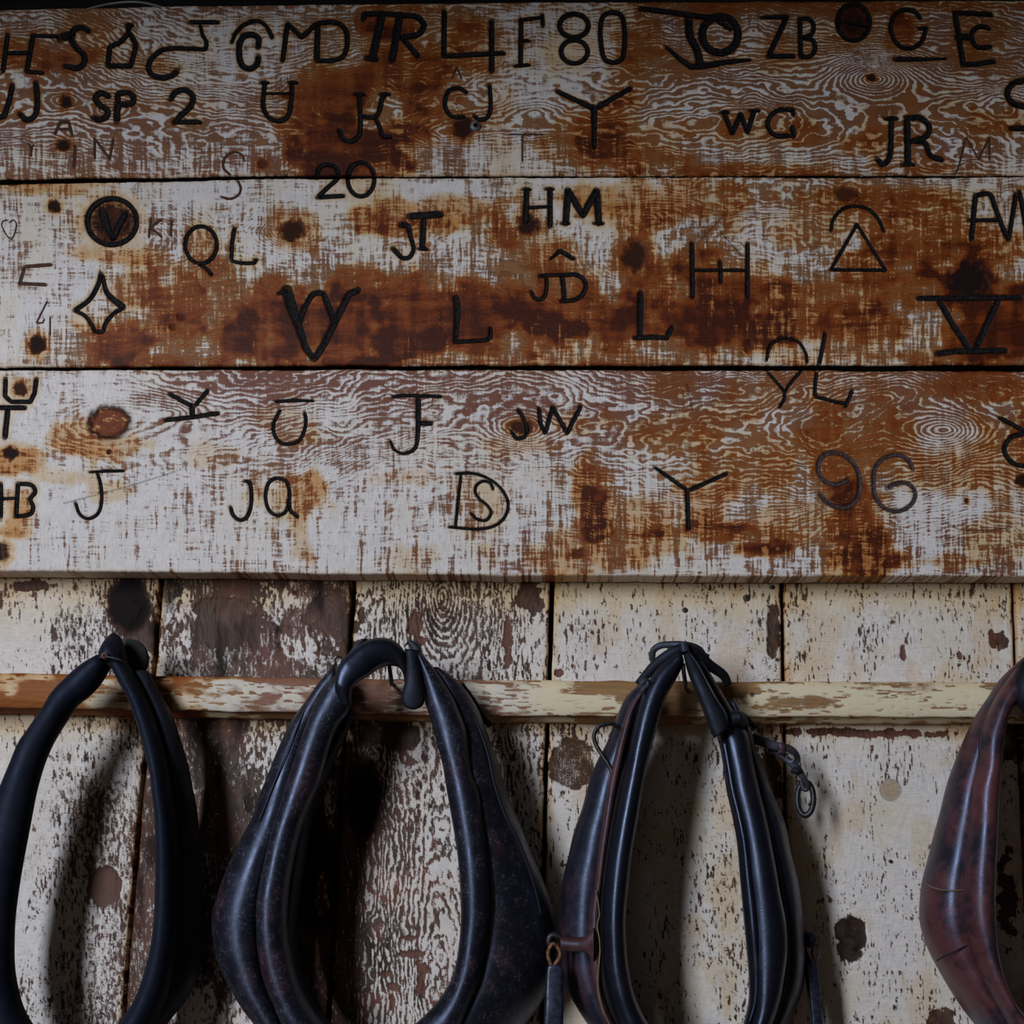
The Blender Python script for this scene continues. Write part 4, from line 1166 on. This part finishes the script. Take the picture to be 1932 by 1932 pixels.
# === collar 1 : black, at the left
c1 = thing('horse_collar', 'matt black horse collar hanging leftmost, with a pointed cap and copper rivet', 'horse collar',
           [float(v) for v in at(215, 1990, -0.05)], 'horse collars hanging on the rail')
li = [(207, 1258), (189, 1290), (168, 1313), (145, 1331), (127, 1357), (109, 1385), (96, 1409), (83, 1440), (75, 1466), (67, 1497), (55, 1560), (39, 1645), (28, 1723), (25, 1780), (26, 1829), (34, 1876), (43, 1904), (59, 1932), (90, 1965), (145, 1982)]
lo = [(186, 1236), (155, 1253), (122, 1282), (98, 1308), (85, 1331), (70, 1354), (52, 1380), (36, 1403), (23, 1435), (10, 1466), (0, 1491), (-20, 1555), (-40, 1640), (-55, 1730), (-60, 1790), (-58, 1850), (-46, 1905), (-20, 1960), (40, 2030), (145, 2062)]
ri = [(205, 1246), (223, 1284), (241, 1315), (251, 1341), (264, 1378), (274, 1416), (285, 1460), (289, 1494), (294, 1532), (296, 1609), (295, 1700), (291, 1760), (282, 1806), (268, 1855), (255, 1886), (230, 1923), (195, 1965), (145, 1982)]
ro = [(236, 1244), (261, 1287), (274, 1313), (290, 1352), (300, 1383), (310, 1419), (318, 1455), (323, 1494), (330, 1540), (335, 1600), (338, 1690), (336, 1750), (330, 1810), (318, 1870), (304, 1905), (280, 1950), (230, 2020), (145, 2062)]
I, O = limb(li, lo, ri, ro)
sweep('roll', I, O, [-0.118, -0.122, -0.122, -0.112, -0.105, -0.112, -0.118], [0.022, 0.026, 0.028, 0.030, 0.032, 0.028, 0.020], M_BLACK, c1, m=24)
bri = [(262, 1270), (285, 1313), (300, 1352), (312, 1385), (322, 1420), (330, 1460), (335, 1500), (330, 1560), (322, 1700), (318, 1800), (300, 1880), (270, 1950), (145, 2040)]
bro = [(280, 1266), (305, 1313), (323, 1346), (334, 1378), (344, 1411), (354, 1447), (362, 1491), (370, 1532), (376, 1602), (380, 1687), (381, 1739), (377, 1803), (369, 1850), (347, 1891), (314, 1932), (260, 2010), (145, 2085)]
I, O = crom([(x - 12, y) for x, y in bri], 110), crom(bro, 110)
sweep('body', I, O, [-0.092, -0.080, -0.060, -0.058, -0.058, -0.064, -0.074], [0.016, 0.026, 0.034, 0.040, 0.042, 0.034, 0.018], M_BLACKGRAIN, c1, m=22)
ci = np.array([(186, 1245), (187, 1240), (189, 1230), (196, 1216), (205, 1201), (212, 1194.5)])
co = np.array([(240, 1254), (239, 1247), (236, 1230), (231, 1211), (224, 1199), (218, 1194.5)])
sweep('cap', crom(ci, 26), crom(co, 26), [-0.121, -0.118, -0.112, -0.108], [0.022, 0.026, 0.026, 0.022, 0.012, 0.004], M_BLACK, c1, m=24)
tube('cap_seam', pxt([(185, 1242, -0.135), (198, 1239, -0.150), (212, 1241, -0.1515), (226, 1245, -0.148), (238, 1252, -0.138)]), 0.0012, M_GREYSTRAP, c1, n=24)
rv = at(197, 1237, -0.149)
lathe('rivet', [(0.0048, -0.004), (0.0048, 0.001), (0.0036, 0.003), (0.001, 0.0036)], rv, M_COPPER, c1, 14)
pi_ = np.array([(236, 1206), (232, 1216), (230, 1235), (236, 1255), (250, 1274), (262, 1282)])
po = np.array([(246, 1205), (263, 1210), (278, 1228), (281, 1250), (275, 1268), (266, 1284)])
sweep('pad_disc', crom(pi_, 24), crom(po, 24), -0.075, [0.004, 0.008, 0.009, 0.008, 0.004], M_GREYFELT, c1, m=16)

# === collar 2 : large oxblood collar with a leather arch over the top
c2 = thing('horse_collar', 'largest horse collar, scuffed oxblood leather with a black arched cap, second from the left', 'horse collar',
           [float(v) for v in at(720, 2080, -0.05)], 'horse collars hanging on the rail')
Rli = [(664, 1290), (659, 1339), (635, 1372), (622, 1409), (612, 1447), (602, 1480), (589, 1510), (568, 1565), (553, 1625), (544, 1687), (542, 1739), (545, 1778), (555, 1829), (575, 1880), (605, 1925), (650, 1962), (705, 1978)]
Rlo = [(634, 1272), (604, 1310), (584, 1350), (567, 1395), (553, 1440), (540, 1480), (531, 1510), (509, 1584), (496, 1640), (485, 1700), (484, 1752), (489, 1806), (500, 1855), (518, 1900), (546, 1955), (600, 2010), (705, 2046)]
Rri = [(785, 1240), (793, 1277), (801, 1321), (814, 1362), (824, 1403), (835, 1442), (842, 1484), (850, 1532), (861, 1596), (867, 1661), (869, 1726), (866, 1778), (859, 1824), (848, 1855), (824, 1891), (775, 1938), (705, 1978)]
Rro = [(796, 1232), (826, 1271), (853, 1313), (868, 1347), (879, 1378), (886, 1429), (893, 1463), (904, 1490), (912, 1540), (920, 1596), (926, 1661), (927, 1713), (923, 1765), (914, 1816), (900, 1868), (840, 1980), (705, 2046)]
I, O = limb(Rli, Rlo, Rri, Rro, 80)
sweep('roll', I, O, [-0.130, -0.138, -0.140, -0.138, -0.135, -0.138, -0.140, -0.138, -0.130], [0.020, 0.026, 0.030, 0.032, 0.034, 0.032, 0.030, 0.026, 0.018], M_OXWORN, c2, m=26, rough=0.0008, seed=5)
Bli = [(640, 1300), (612, 1330), (590, 1372), (570, 1430), (553, 1500), (530, 1590), (512, 1660), (500, 1730), (502, 1800), (520, 1870), (560, 1950), (620, 2010), (710, 2050)]
Blo = [(633, 1251), (604, 1287), (589, 1308), (565, 1341), (550, 1362), (534, 1396), (521, 1427), (506, 1466), (493, 1497), (478, 1542), (454, 1589), (431, 1640), (416, 1682), (405, 1726), (406, 1772), (413, 1809), (426, 1840), (447, 1876), (465, 1904), (488, 1932), (550, 2010), (620, 2070), (720, 2110)]
Bri = [(815, 1262), (845, 1320), (862, 1380), (874, 1440), (885, 1500), (896, 1590), (902, 1680), (902, 1760), (890, 1840), (850, 1930), (790, 2010), (710, 2050)]
Bro = [(832, 1262), (863, 1284), (884, 1308), (904, 1341), (912, 1362), (928, 1406), (941, 1442), (956, 1494), (971, 1532), (986, 1565), (1002, 1609), (1025, 1661), (1042, 1710), (1048, 1760), (1046, 1820), (1025, 1884), (991, 1932), (920, 2010), (830, 2080), (720, 2110)]
I, O = limb(Bli, Blo, Bri, Bro, 80)
sweep('body', I, O, [-0.100, -0.098, -0.084, -0.080, -0.078, -0.078, -0.080, -0.098, -0.104], [0.020, 0.036, 0.055, 0.060, 0.055, 0.056, 0.050, 0.038, 0.018], M_OXWORN, c2, m=28, power=2.2, rough=0.0012, seed=9, tilt=[0.0, 0.010, 0.014, 0.014, 0.01, 0.034, 0.034, 0.024, 0.0])
# seam welts
tube('seam', pxt([(583, 1321, -0.120), (565, 1362, -0.128), (541, 1420, -0.134), (515, 1484, -0.136), (488, 1550, -0.136)]), 0.0010, M_GREYSTRAP, c2, n=40)
wl = [(905, 1345), (932, 1420), (945, 1480), (968, 1545), (992, 1591), (1020, 1670), (1034, 1730)]
tube('seam', pxt([(x - 12, y, -0.118 - 0.006 * (1 - abs(k - 3) / 3)) for k, (x, y) in enumerate(wl)]), 0.0022, M_DULLBLACK, c2, n=40)
# inner lining visible inside the left limb
ti = np.array([(672, 1342), (650, 1392), (628, 1440), (612, 1480), (599, 1500), (586, 1550), (576, 1615), (566, 1674), (560, 1726), (558, 1772), (563, 1824), (579, 1873), (597, 1904), (623, 1932), (660, 1962), (705, 1970)])
to = np.array([(650, 1340), (630, 1385), (610, 1432), (596, 1475), (580, 1510), (560, 1570), (546, 1630), (538, 1690), (536, 1740), (538, 1780), (548, 1830), (566, 1882), (592, 1930), (625, 1960), (660, 1990), (705, 2000)])
sweep('lining', crom(ti, 60), crom(to, 60), -0.085, [0.012, 0.030, 0.034, 0.034, 0.030], M_DULLBLACK, c2, m=18)
# arched cap: a broad strip of leather bent over the throat
ai = np.array([(664, 1330), (660, 1312), (664, 1298), (676, 1286), (695, 1275), (710, 1264), (726, 1257), (741, 1256), (754, 1261), (761, 1274), (764, 1292)])
ao = np.array([(645, 1333), (632, 1300), (635, 1268), (646, 1246), (661, 1231), (687, 1212), (713, 1204), (739, 1207), (757, 1220), (768, 1242), (771, 1270)])
sweep('cap_arch', crom(ai, 60), crom(ao, 60), [-0.160, -0.164, -0.160, -0.152, -0.145, -0.140, -0.135], [0.006, 0.013, 0.017, 0.020, 0.020, 0.016, 0.008], M_DARKL, c2, m=20, power=2.4)
fi = np.array([(763, 1226), (766, 1250), (764, 1285), (758, 1308), (757, 1322), (763, 1333), (774, 1338)])
fo = np.array([(790, 1228), (793, 1256), (797, 1285), (801, 1308), (801, 1322), (796, 1333), (782, 1339)])
sweep('cap_flap', crom(fi, 34), crom(fo, 34), [-0.140, -0.146, -0.150, -0.152], [0.010, 0.012, 0.010, 0.004], M_DULLBLACK, c2, m=16, power=2.6)
bi_ = np.array([(762, 1221), (767, 1214), (778, 1228), (786, 1246), (789, 1256)])
bo_ = np.array([(772, 1209), (780, 1209), (793, 1221), (796, 1236), (794, 1252)])
sweep('cap_billet', crom(bi_, 20), crom(bo_, 20), -0.135, 0.006, M_GREYSTRAP, c2, m=14, power=2.6)
ei = np.array([(650, 1244), (661, 1228), (672, 1214), (680, 1207)])
eo = np.array([(664, 1240), (676, 1226), (688, 1213), (695, 1206)])
sweep('cap_ear', crom(ei, 14), crom(eo, 14), -0.115, 0.008, M_GREYSTRAP, c2, m=12)
for k, (x, y) in enumerate(((656, 1252), (650, 1262), (646, 1274), (643, 1286))):
    tube('stitch', pxt([(x - 3, y + 3, -0.1715), (x, y, -0.1745), (x + 3, y - 3, -0.1725)]), 0.0011, M_DULLBLACK, c2, n=8, m=6)
tube('strap_end', pxt([(868, 1292, -0.10), (892, 1325, -0.085), (910, 1352, -0.078), (926, 1370, -0.075)]), [0.006, 0.006, 0.005, 0.004], M_DULLBLACK, c2, n=20, flat=0.35)
tube('thong_loop', pxt([(635, 1256, -0.150), (632, 1245, -0.150), (638, 1239, -0.150), (644, 1241, -0.150)]), 0.0012, M_DULLBLACK, c2, n=16, m=6)

# === collar 3 : glossy dark collar with straps, hame bolts
c3 = thing('horse_collar', 'glossy black horse collar with brown side welt, top straps and ring, second from the right', 'horse collar',
           [float(v) for v in at(1300, 2080, -0.05)], 'horse collars hanging on the rail')
Rli = [(1290, 1254), (1274, 1285), (1257, 1316), (1243, 1361), (1231, 1406), (1219, 1454), (1212, 1495), (1204, 1545), (1193, 1609), (1186, 1674), (1181, 1726), (1182, 1778), (1187, 1829), (1199, 1881), (1224, 1932), (1258, 1968), (1305, 1984)]
Rlo = [(1280, 1228), (1245, 1256), (1224, 1285), (1210, 1316), (1198, 1356), (1188, 1401), (1179, 1449), (1167, 1505), (1156, 1560), (1146, 1620), (1140, 1674), (1137, 1730), (1138, 1790), (1143, 1850), (1158, 1905), (1190, 1975), (1240, 2020), (1305, 2036)]
Rri = [(1302, 1254), (1318, 1310), (1340, 1360), (1355, 1397), (1364, 1440), (1371, 1490), (1383, 1540), (1392, 1591), (1398, 1661), (1404, 1726), (1410, 1791), (1414, 1842), (1415, 1894), (1406, 1935), (1370, 1970), (1305, 1984)]
Rro = [(1326, 1248), (1352, 1290), (1376, 1330), (1394, 1360), (1412, 1390), (1421, 1442), (1431, 1485), (1446, 1545), (1461, 1622), (1472, 1687), (1482, 1739), (1485, 1791), (1479, 1842), (1469, 1894), (1448, 1945), (1395, 2010), (1305, 2036)]
I, O = limb(Rli, Rlo, Rri, Rro, 80)
sweep('roll', I, O, [-0.128, -0.138, -0.142, -0.142, -0.138, -0.138, -0.136, -0.132, -0.122], [0.018, 0.024, 0.028, 0.030, 0.032, 0.034, 0.034, 0.028, 0.016], M_DARKL, c3, m=26, rough=0.0004, seed=15)
# inner bead on the right limb
qi = np.array([(1357, 1397), (1364, 1440), (1371, 1490), (1382, 1540), (1391, 1591), (1397, 1661), (1403, 1726), (1409, 1791), (1413, 1842), (1413, 1890), (1404, 1932)])
qo = np.array([(1374, 1400), (1381, 1440), (1390, 1490), (1402, 1540), (1412, 1591), (1421, 1661), (1428, 1713), (1434, 1791), (1436, 1842), (1430, 1885), (1414, 1930)])
sweep('inner_bead', crom(qi, 60), crom(qo, 60), [-0.148, -0.150, -0.150, -0.146], [0.010, 0.018, 0.020, 0.016], M_DARKL, c3, m=18)
Bli = [(1225, 1320), (1202, 1380), (1188, 1430), (1172, 1490), (1160, 1550), (1150, 1620), (1142, 1690), (1138, 1750), (1140, 1810), (1150, 1870), (1175, 1940), (1230, 2005), (1305, 2030)]
Blo = [(1208, 1288), (1183, 1313), (1164, 1351), (1145, 1401), (1126, 1437), (1112, 1472), (1098, 1524), (1082, 1571), (1072, 1615), (1061, 1661), (1056, 1713), (1054, 1759), (1058, 1804), (1066, 1855), (1085, 1894), (1109, 1932), (1160, 2000), (1220, 2055), (1305, 2085)]
Bri = [(1370, 1330), (1392, 1380), (1405, 1440), (1415, 1500), (1435, 1570), (1452, 1650), (1462, 1730), (1465, 1800), (1458, 1860), (1440, 1920), (1390, 1990), (1305, 2030)]
Bro = [(1384, 1318), (1402, 1350), (1417, 1382), (1424, 1409), (1440, 1454), (1452, 1486), (1466, 1520), (1479, 1552), (1492, 1615), (1503, 1661), (1509, 1700), (1513, 1739), (1516, 1804), (1514, 1842), (1508, 1876), (1495, 1907), (1483, 1932), (1440, 2000), (1380, 2060), (1305, 2085)]
I, O = limb(Bli, Blo, Bri, Bro, 80)
sweep('body', I, O, [-0.102, -0.096, -0.080, -0.076, -0.074, -0.074, -0.076, -0.096, -0.102], [0.022, 0.036, 0.048, 0.052, 0.048, 0.050, 0.046, 0.036, 0.020], M_PLUM, c3, m=28, rough=0.0008, seed=19, tilt=[0.0, 0.006, 0.008, 0.008, 0.01, 0.026, 0.026, 0.018, 0.0])
# brown welt between roll and body
wi = [(1216, 1306), (1200, 1335), (1186, 1385), (1174, 1437), (1163, 1490), (1154, 1545), (1144, 1609), (1136, 1674), (1133, 1739), (1135, 1804), (1139, 1873), (1163, 1932), (1200, 1985)]
wo = [(1208, 1304), (1186, 1335), (1170, 1385), (1157, 1437), (1146, 1490), (1138, 1545), (1130, 1596), (1123, 1661), (1112, 1720), (1112, 1790), (1122, 1868), (1140, 1932), (1178, 1990)]
sweep('welt', crom(wi, 70), crom(wo, 70), [-0.125, -0.132, -0.136, -0.136, -0.130], [0.008, 0.012, 0.013, 0.014, 0.010], M_BROWNSTRAP, c3, m=16)
rw = [(1428, 1440), (1445, 1500), (1462, 1580), (1478, 1680), (1488, 1740), (1490, 1800), (1484, 1860), (1468, 1920)]
tube('welt', pxt([(x, y, -0.112) for x, y in rw]), [0.006, 0.009, 0.010, 0.010, 0.008], M_OX, c3, n=50, m=12)
zz = [(1124, 1680), (1128, 1700), (1131, 1726), (1127, 1746), (1131, 1772), (1132, 1798), (1129, 1830), (1128, 1862), (1136, 1902), (1154, 1940)]
tube('loose_stitching', pxt([(x, y, -0.1525) for x, y in zz]), 0.0009, M_THREAD, c3, n=60, m=6)
# flap folded down over the right limb from the top
gi = np.array([(1290, 1236), (1296, 1262), (1308, 1296), (1324, 1335), (1338, 1374), (1347, 1393)])
go = np.array([(1300, 1229), (1314, 1248), (1333, 1285), (1354, 1322), (1371, 1350), (1372, 1376)])
sweep('top_flap', crom(gi, 40), crom(go, 40), [-0.142, -0.156, -0.162, -0.164, -0.166], [0.008, 0.011, 0.012, 0.012, 0.010], M_DULLBLACK, c3, m=18, power=2.6)
tube('flap_edge', pxt([(1302, 1233, -0.160), (1318, 1256, -0.170), (1336, 1290, -0.174), (1354, 1322, -0.176), (1369, 1346, -0.174), (1373, 1368, -0.168)]), 0.0013, M_GREYSTRAP, c3, n=30, m=8)
ki = np.array([(1369, 1344), (1386, 1342), (1399, 1346)])
ko = np.array([(1376, 1378), (1392, 1376), (1408, 1377)])
sweep('band', crom(ki, 16), crom(ko, 16), [-0.128, -0.132, -0.118], [0.036, 0.040, 0.034], M_DULLBLACK, c3, m=20, power=2.6)
# straps over the crown
tube('crown_strap', pxt([(1238, 1254, -0.112), (1231, 1243, -0.114), (1233, 1227, -0.118), (1246, 1218, -0.122), (1266, 1216, -0.126), (1284, 1216, -0.130), (1304, 1219, -0.128), (1320, 1226, -0.122), (1328, 1236, -0.118), (1337, 1240, -0.116)]),
     [0.0042, 0.0046, 0.0050, 0.0050, 0.0052, 0.0050, 0.0042], M_GREYSTRAP, c3, n=60, flat=0.5)
tube('crown_strap', pxt([(1203, 1291, -0.110), (1220, 1273, -0.116), (1240, 1252, -0.124), (1262, 1236, -0.130), (1282, 1226, -0.132), (1300, 1228, -0.130), (1318, 1238, -0.124), (1340, 1256, -0.116), (1365, 1274, -0.108), (1374, 1292, -0.102)]),
     [0.0050, 0.0075, 0.0080, 0.0080, 0.0085, 0.0075, 0.0060], M_DULLBLACK, c3, n=70, flat=0.5)
sweep('keeper', crom(np.array([(1281, 1213), (1283, 1222), (1285, 1232)]), 12), crom(np.array([(1296, 1212), (1298, 1220), (1300, 1230)]), 12), -0.136, 0.009, M_GREYSTRAP, c3, m=14, power=4)
tube('tie_knot', pxt([(1208, 1298, -0.140), (1213, 1288, -0.144), (1220, 1284, -0.144), (1222, 1292, -0.144), (1214, 1300, -0.144), (1212, 1308, -0.142)]), 0.0042, M_GREYSTRAP, c3, n=30)
# rein loop at the left
tube('rein_loop', pxt([(1173, 1384, -0.120), (1165, 1371, -0.124), (1149, 1365, -0.126), (1131, 1370, -0.126), (1121, 1386, -0.125), (1124, 1404, -0.124), (1135, 1423, -0.126), (1148, 1443, -0.130), (1155, 1458, -0.134), (1158, 1468, -0.132)]), 0.0030, M_IRON, c3, n=60)
tube('rein_loop_tail', pxt([(1172, 1382, -0.122), (1170, 1408, -0.128), (1164, 1436, -0.132), (1156, 1464, -0.133), (1162, 1463, -0.134)]), 0.0010, M_GREYSTRAP, c3, n=30, m=6)
# strap, buckle and ring at the right
tube('strap_end', pxt([(1404, 1352, -0.086), (1412, 1362, -0.082), (1420, 1368, -0.078), (1427, 1374, -0.076)]), [0.005, 0.006, 0.005, 0.003], M_DULLBLACK, c3, n=16, flat=0.4)
def strap(name, l, mat, n=40, hd=0.0035, power=3.0, m=14):
    a = np.asarray(l, float)          # (x, y, half width px, Y)
    xy = crom(a[:, :2], n)
    tg = np.gradient(xy, axis=0)
    tg /= np.linalg.norm(tg, axis=1, keepdims=True)
    nm = np.stack([-tg[:, 1], tg[:, 0]], 1)
    w = prof(a[:, 2], n)[:, None]
    return sweep(name, xy - nm * w, xy + nm * w, a[:, 3], hd, mat, c3, m=m, power=power)
strap('buckle_strap', [(1412, 1392, 9, -0.075), (1440, 1400, 9.5, -0.080), (1465, 1408, 9.5, -0.082), (1485, 1411, 8, -0.084), (1499, 1420, 7, -0.084), (1505, 1434, 6, -0.080), (1498, 1440, 5, -0.072)], M_GREYSTRAP)
strap('buckle_strap', [(1448, 1414, 4, -0.070), (1470, 1423, 5, -0.070), (1486, 1434, 6, -0.072), (1502, 1448, 7, -0.074), (1513, 1463, 7, -0.076), (1521, 1476, 6, -0.076), (1524, 1488, 4.5, -0.074), (1517, 1490, 4, -0.070), (1511, 1472, 4, -0.068)], M_GREYSTRAP)
strap('keeper', [(1472, 1402, 6.5, -0.083), (1475, 1412, 7, -0.084), (1473, 1422, 6.5, -0.082)], M_BROWNSTRAP, 14, 0.007, 4)
strap('keeper', [(1495, 1452, 6, -0.076), (1503, 1455, 6.5, -0.077), (1511, 1451, 6, -0.076)], M_DULLBLACK, 14, 0.007, 4)
tube('buckle', pxt([(1484, 1424, -0.078), (1492, 1421, -0.080), (1497, 1428, -0.080), (1497, 1436, -0.078), (1488, 1436, -0.076)]), 0.0016, M_GREYBOLT, c3, closed=True, n=26, m=8)
el = [(1519.5 + 15.2 * math.cos(a), 1507 + 31.5 * math.sin(a), -0.066 - 0.004 * math.cos(a)) for a in np.linspace(0, 2 * math.pi, 16, endpoint=False)]
tube('ring', pxt(el), 0.0043, M_IRON, c3, closed=True, n=56, m=12)

# left hame bolt with eye, ring and hanging trace bar; right one likewise
sweep('hame_bolt', crom(np.array([(1056, 1766), (1075, 1768), (1095, 1768), (1107, 1765), (1115, 1756), (1120, 1750)]), 30), crom(np.array([(1058, 1791), (1075, 1795), (1095, 1796), (1107, 1798), (1115, 1808), (1120, 1814)]), 30), [-0.146, -0.148, -0.150, -0.150, -0.150], [0.010, 0.0105, 0.011, 0.011, 0.010], M_BROWNSTRAP, c3, m=20)
tube('bolt_eye', pxt([(1058, 1768, -0.146), (1046, 1764, -0.146), (1037, 1769, -0.146), (1036, 1780, -0.146), (1045, 1785, -0.146), (1055, 1783, -0.146)]), [0.0045, 0.0050, 0.0048, 0.0044, 0.0040, 0.0040], M_IRON, c3, n=36)
tube('bolt_ring', pxt([(1043, 1780, -0.155), (1036, 1790, -0.152), (1034, 1803, -0.150), (1038, 1816, -0.149), (1041, 1826, -0.148)]), 0.0027, M_RUST, c3, n=26)
tube('bolt_ring', pxt([(1043, 1780, -0.155), (1050, 1784, -0.150), (1057, 1797, -0.149), (1054, 1810, -0.148), (1048, 1818, -0.148), (1046, 1826, -0.148)]), 0.0027, M_RUST, c3, n=26)
sweep('bolt_eye', crom(np.array([(1503, 1762), (1515, 1760), (1527, 1759), (1536, 1761), (1541, 1767)]), 24), crom(np.array([(1504, 1786), (1514, 1784), (1526, 1788), (1536, 1786), (1541, 1776)]), 24), -0.072, [0.009, 0.008, 0.009, 0.009, 0.003], M_DULLBLACK, c3, m=16)
el = [(1540 + 8 * math.cos(a), 1797 + 14 * math.sin(a), -0.068) for a in np.linspace(0, 2 * math.pi, 14, endpoint=False)]
tube('bolt_ring', pxt(el), 0.0014, M_BROWNSTRAP, c3, closed=True, n=36, m=8)
strap('link_strap', [(1514, 1784, 5, -0.072), (1520, 1800, 5, -0.072), (1527, 1818, 5, -0.072)], M_DULLBLACK, 16)

t1 = thing('trace_bar', 'pitted blue-black trace bar on a rusty ring, left of the glossy black collar', 'trace', [float(v) for v in at(1044, 2080, -0.14)], 'traces hanging from the glossy collar')
xi = np.array([(1035, 1820), (1031, 1826), (1029, 1860), (1027, 1900), (1025, 1940), (1024, 2080)])
xo = np.array([(1058, 1820), (1062, 1828), (1063, 1860), (1063, 1900), (1063, 1940), (1063, 2080)])
sweep('bar', polyline(xi, 60), polyline(xo, 60), -0.148, [0.007, 0.011, 0.011, 0.011], M_BAR, t1, m=24, power=5, rough=0.0004, seed=33)
t2 = thing('trace_bar', 'thin black trace hanging on the right of the glossy black collar', 'trace', [float(v) for v in at(1545, 2080, -0.07)], 'traces hanging from the glossy collar')
xi = np.array([(1518, 1815), (1519, 1840), (1525, 1880), (1529, 1932), (1536, 2080)])
xo = np.array([(1540, 1813), (1543, 1840), (1547, 1880), (1551, 1932), (1558, 2080)])
sweep('bar', polyline(xi, 50), polyline(xo, 50), -0.070, 0.009, M_BAR, t2, m=24, power=4)

# === collar 4 : oxblood collar cut by the right edge of the picture
c4 = thing('horse_collar', 'smooth oxblood horse collar with two stitched bands, cut off by the right edge', 'horse collar',
           [float(v) for v in at(1990, 2100, -0.05)], 'horse collars hanging on the rail')
Rli = [(1960, 1285), (1932, 1313), (1912, 1332), (1900, 1354), (1893, 1391), (1887, 1442), (1884, 1480), (1881, 1532), (1878, 1596), (1875, 1661), (1875, 1726), (1877, 1778), (1884, 1824), (1895, 1860), (1911, 1891), (1938, 1920), (1985, 1940)]
Rlo = [(1945, 1238), (1918, 1262), (1896, 1290), (1874, 1326), (1862, 1355), (1851, 1385), (1845, 1442), (1833, 1490), (1828, 1558), (1820, 1635), (1818, 1687), (1820, 1739), (1831, 1783), (1843, 1824), (1862, 1868), (1885, 1907), (1920, 1960), (1985, 1990)]
mir = lambda l: [(3970 - x, y) for x, y in l]
I, O = limb(Rli, Rlo, mir(Rli), mir(Rlo), 80)
sweep('roll', I, O, [-0.130, -0.136, -0.138, -0.136, -0.134, -0.136, -0.138, -0.136, -0.130], [0.020, 0.026, 0.030, 0.030, 0.032, 0.030, 0.030, 0.026, 0.020], M_OX, c4, m=26)
Bli = [(1915, 1300), (1880, 1345), (1862, 1400), (1850, 1470), (1840, 1550), (1832, 1640), (1830, 1720), (1842, 1800), (1865, 1860), (1900, 1930), (1985, 1990)]
Blo = [(1932, 1240), (1913, 1256), (1887, 1282), (1869, 1310), (1851, 1336), (1836, 1362), (1820, 1398), (1805, 1435), (1790, 1480), (1779, 1527), (1766, 1576), (1755, 1622), (1745, 1661), (1740, 1700), (1740, 1739), (1748, 1772), (1761, 1804), (1779, 1837), (1799, 1871), (1820, 1902), (1843, 1932), (1900, 2000), (1985, 2060)]
I, O = limb(Bli, Blo, mir(Bli), mir(Blo), 80)
sweep('body', I, O, [-0.104, -0.098, -0.084, -0.080, -0.076, -0.080, -0.084, -0.098, -0.104], [0.018, 0.036, 0.052, 0.056, 0.050, 0.056, 0.052, 0.040, 0.018], M_OX, c4, m=28, rough=0.0005, seed=41, tilt=[0.0, 0.002, 0.002, 0.002, 0.01, 0.020, 0.020, 0.014, 0.0])
tube('stitching', pxt([(1746, 1661, -0.098), (1752, 1670, -0.120), (1768, 1677, -0.133), (1790, 1680, -0.1385), (1810, 1680, -0.1385), (1826, 1679, -0.133)]), 0.0009, M_THREAD, c4, n=36, m=6)
tube('stitching', pxt([(1768, 1812, -0.110), (1784, 1803, -0.128), (1800, 1796, -0.136), (1814, 1789, -0.1375), (1828, 1783, -0.134)]), 0.0011, M_DULLBLACK, c4, n=36, m=6)
tube('seam', pxt([(1905, 1284, -0.125), (1885, 1312, -0.131), (1868, 1345, -0.135), (1853, 1385, -0.137), (1848, 1420, -0.137)]), 0.0010, M_GREYSTRAP, c4, n=36, m=6)
gi = np.array([(1925, 1250), (1914, 1275), (1908, 1300), (1914, 1325), (1928, 1345)])
go = np.array([(1985, 1225), (1990, 1260), (1990, 1300), (1980, 1335), (1960, 1352)])
sweep('cap', crom(gi, 30), crom(go, 30), -0.142, [0.016, 0.024, 0.024, 0.020, 0.008], M_DULLBLACK, c4, m=20)
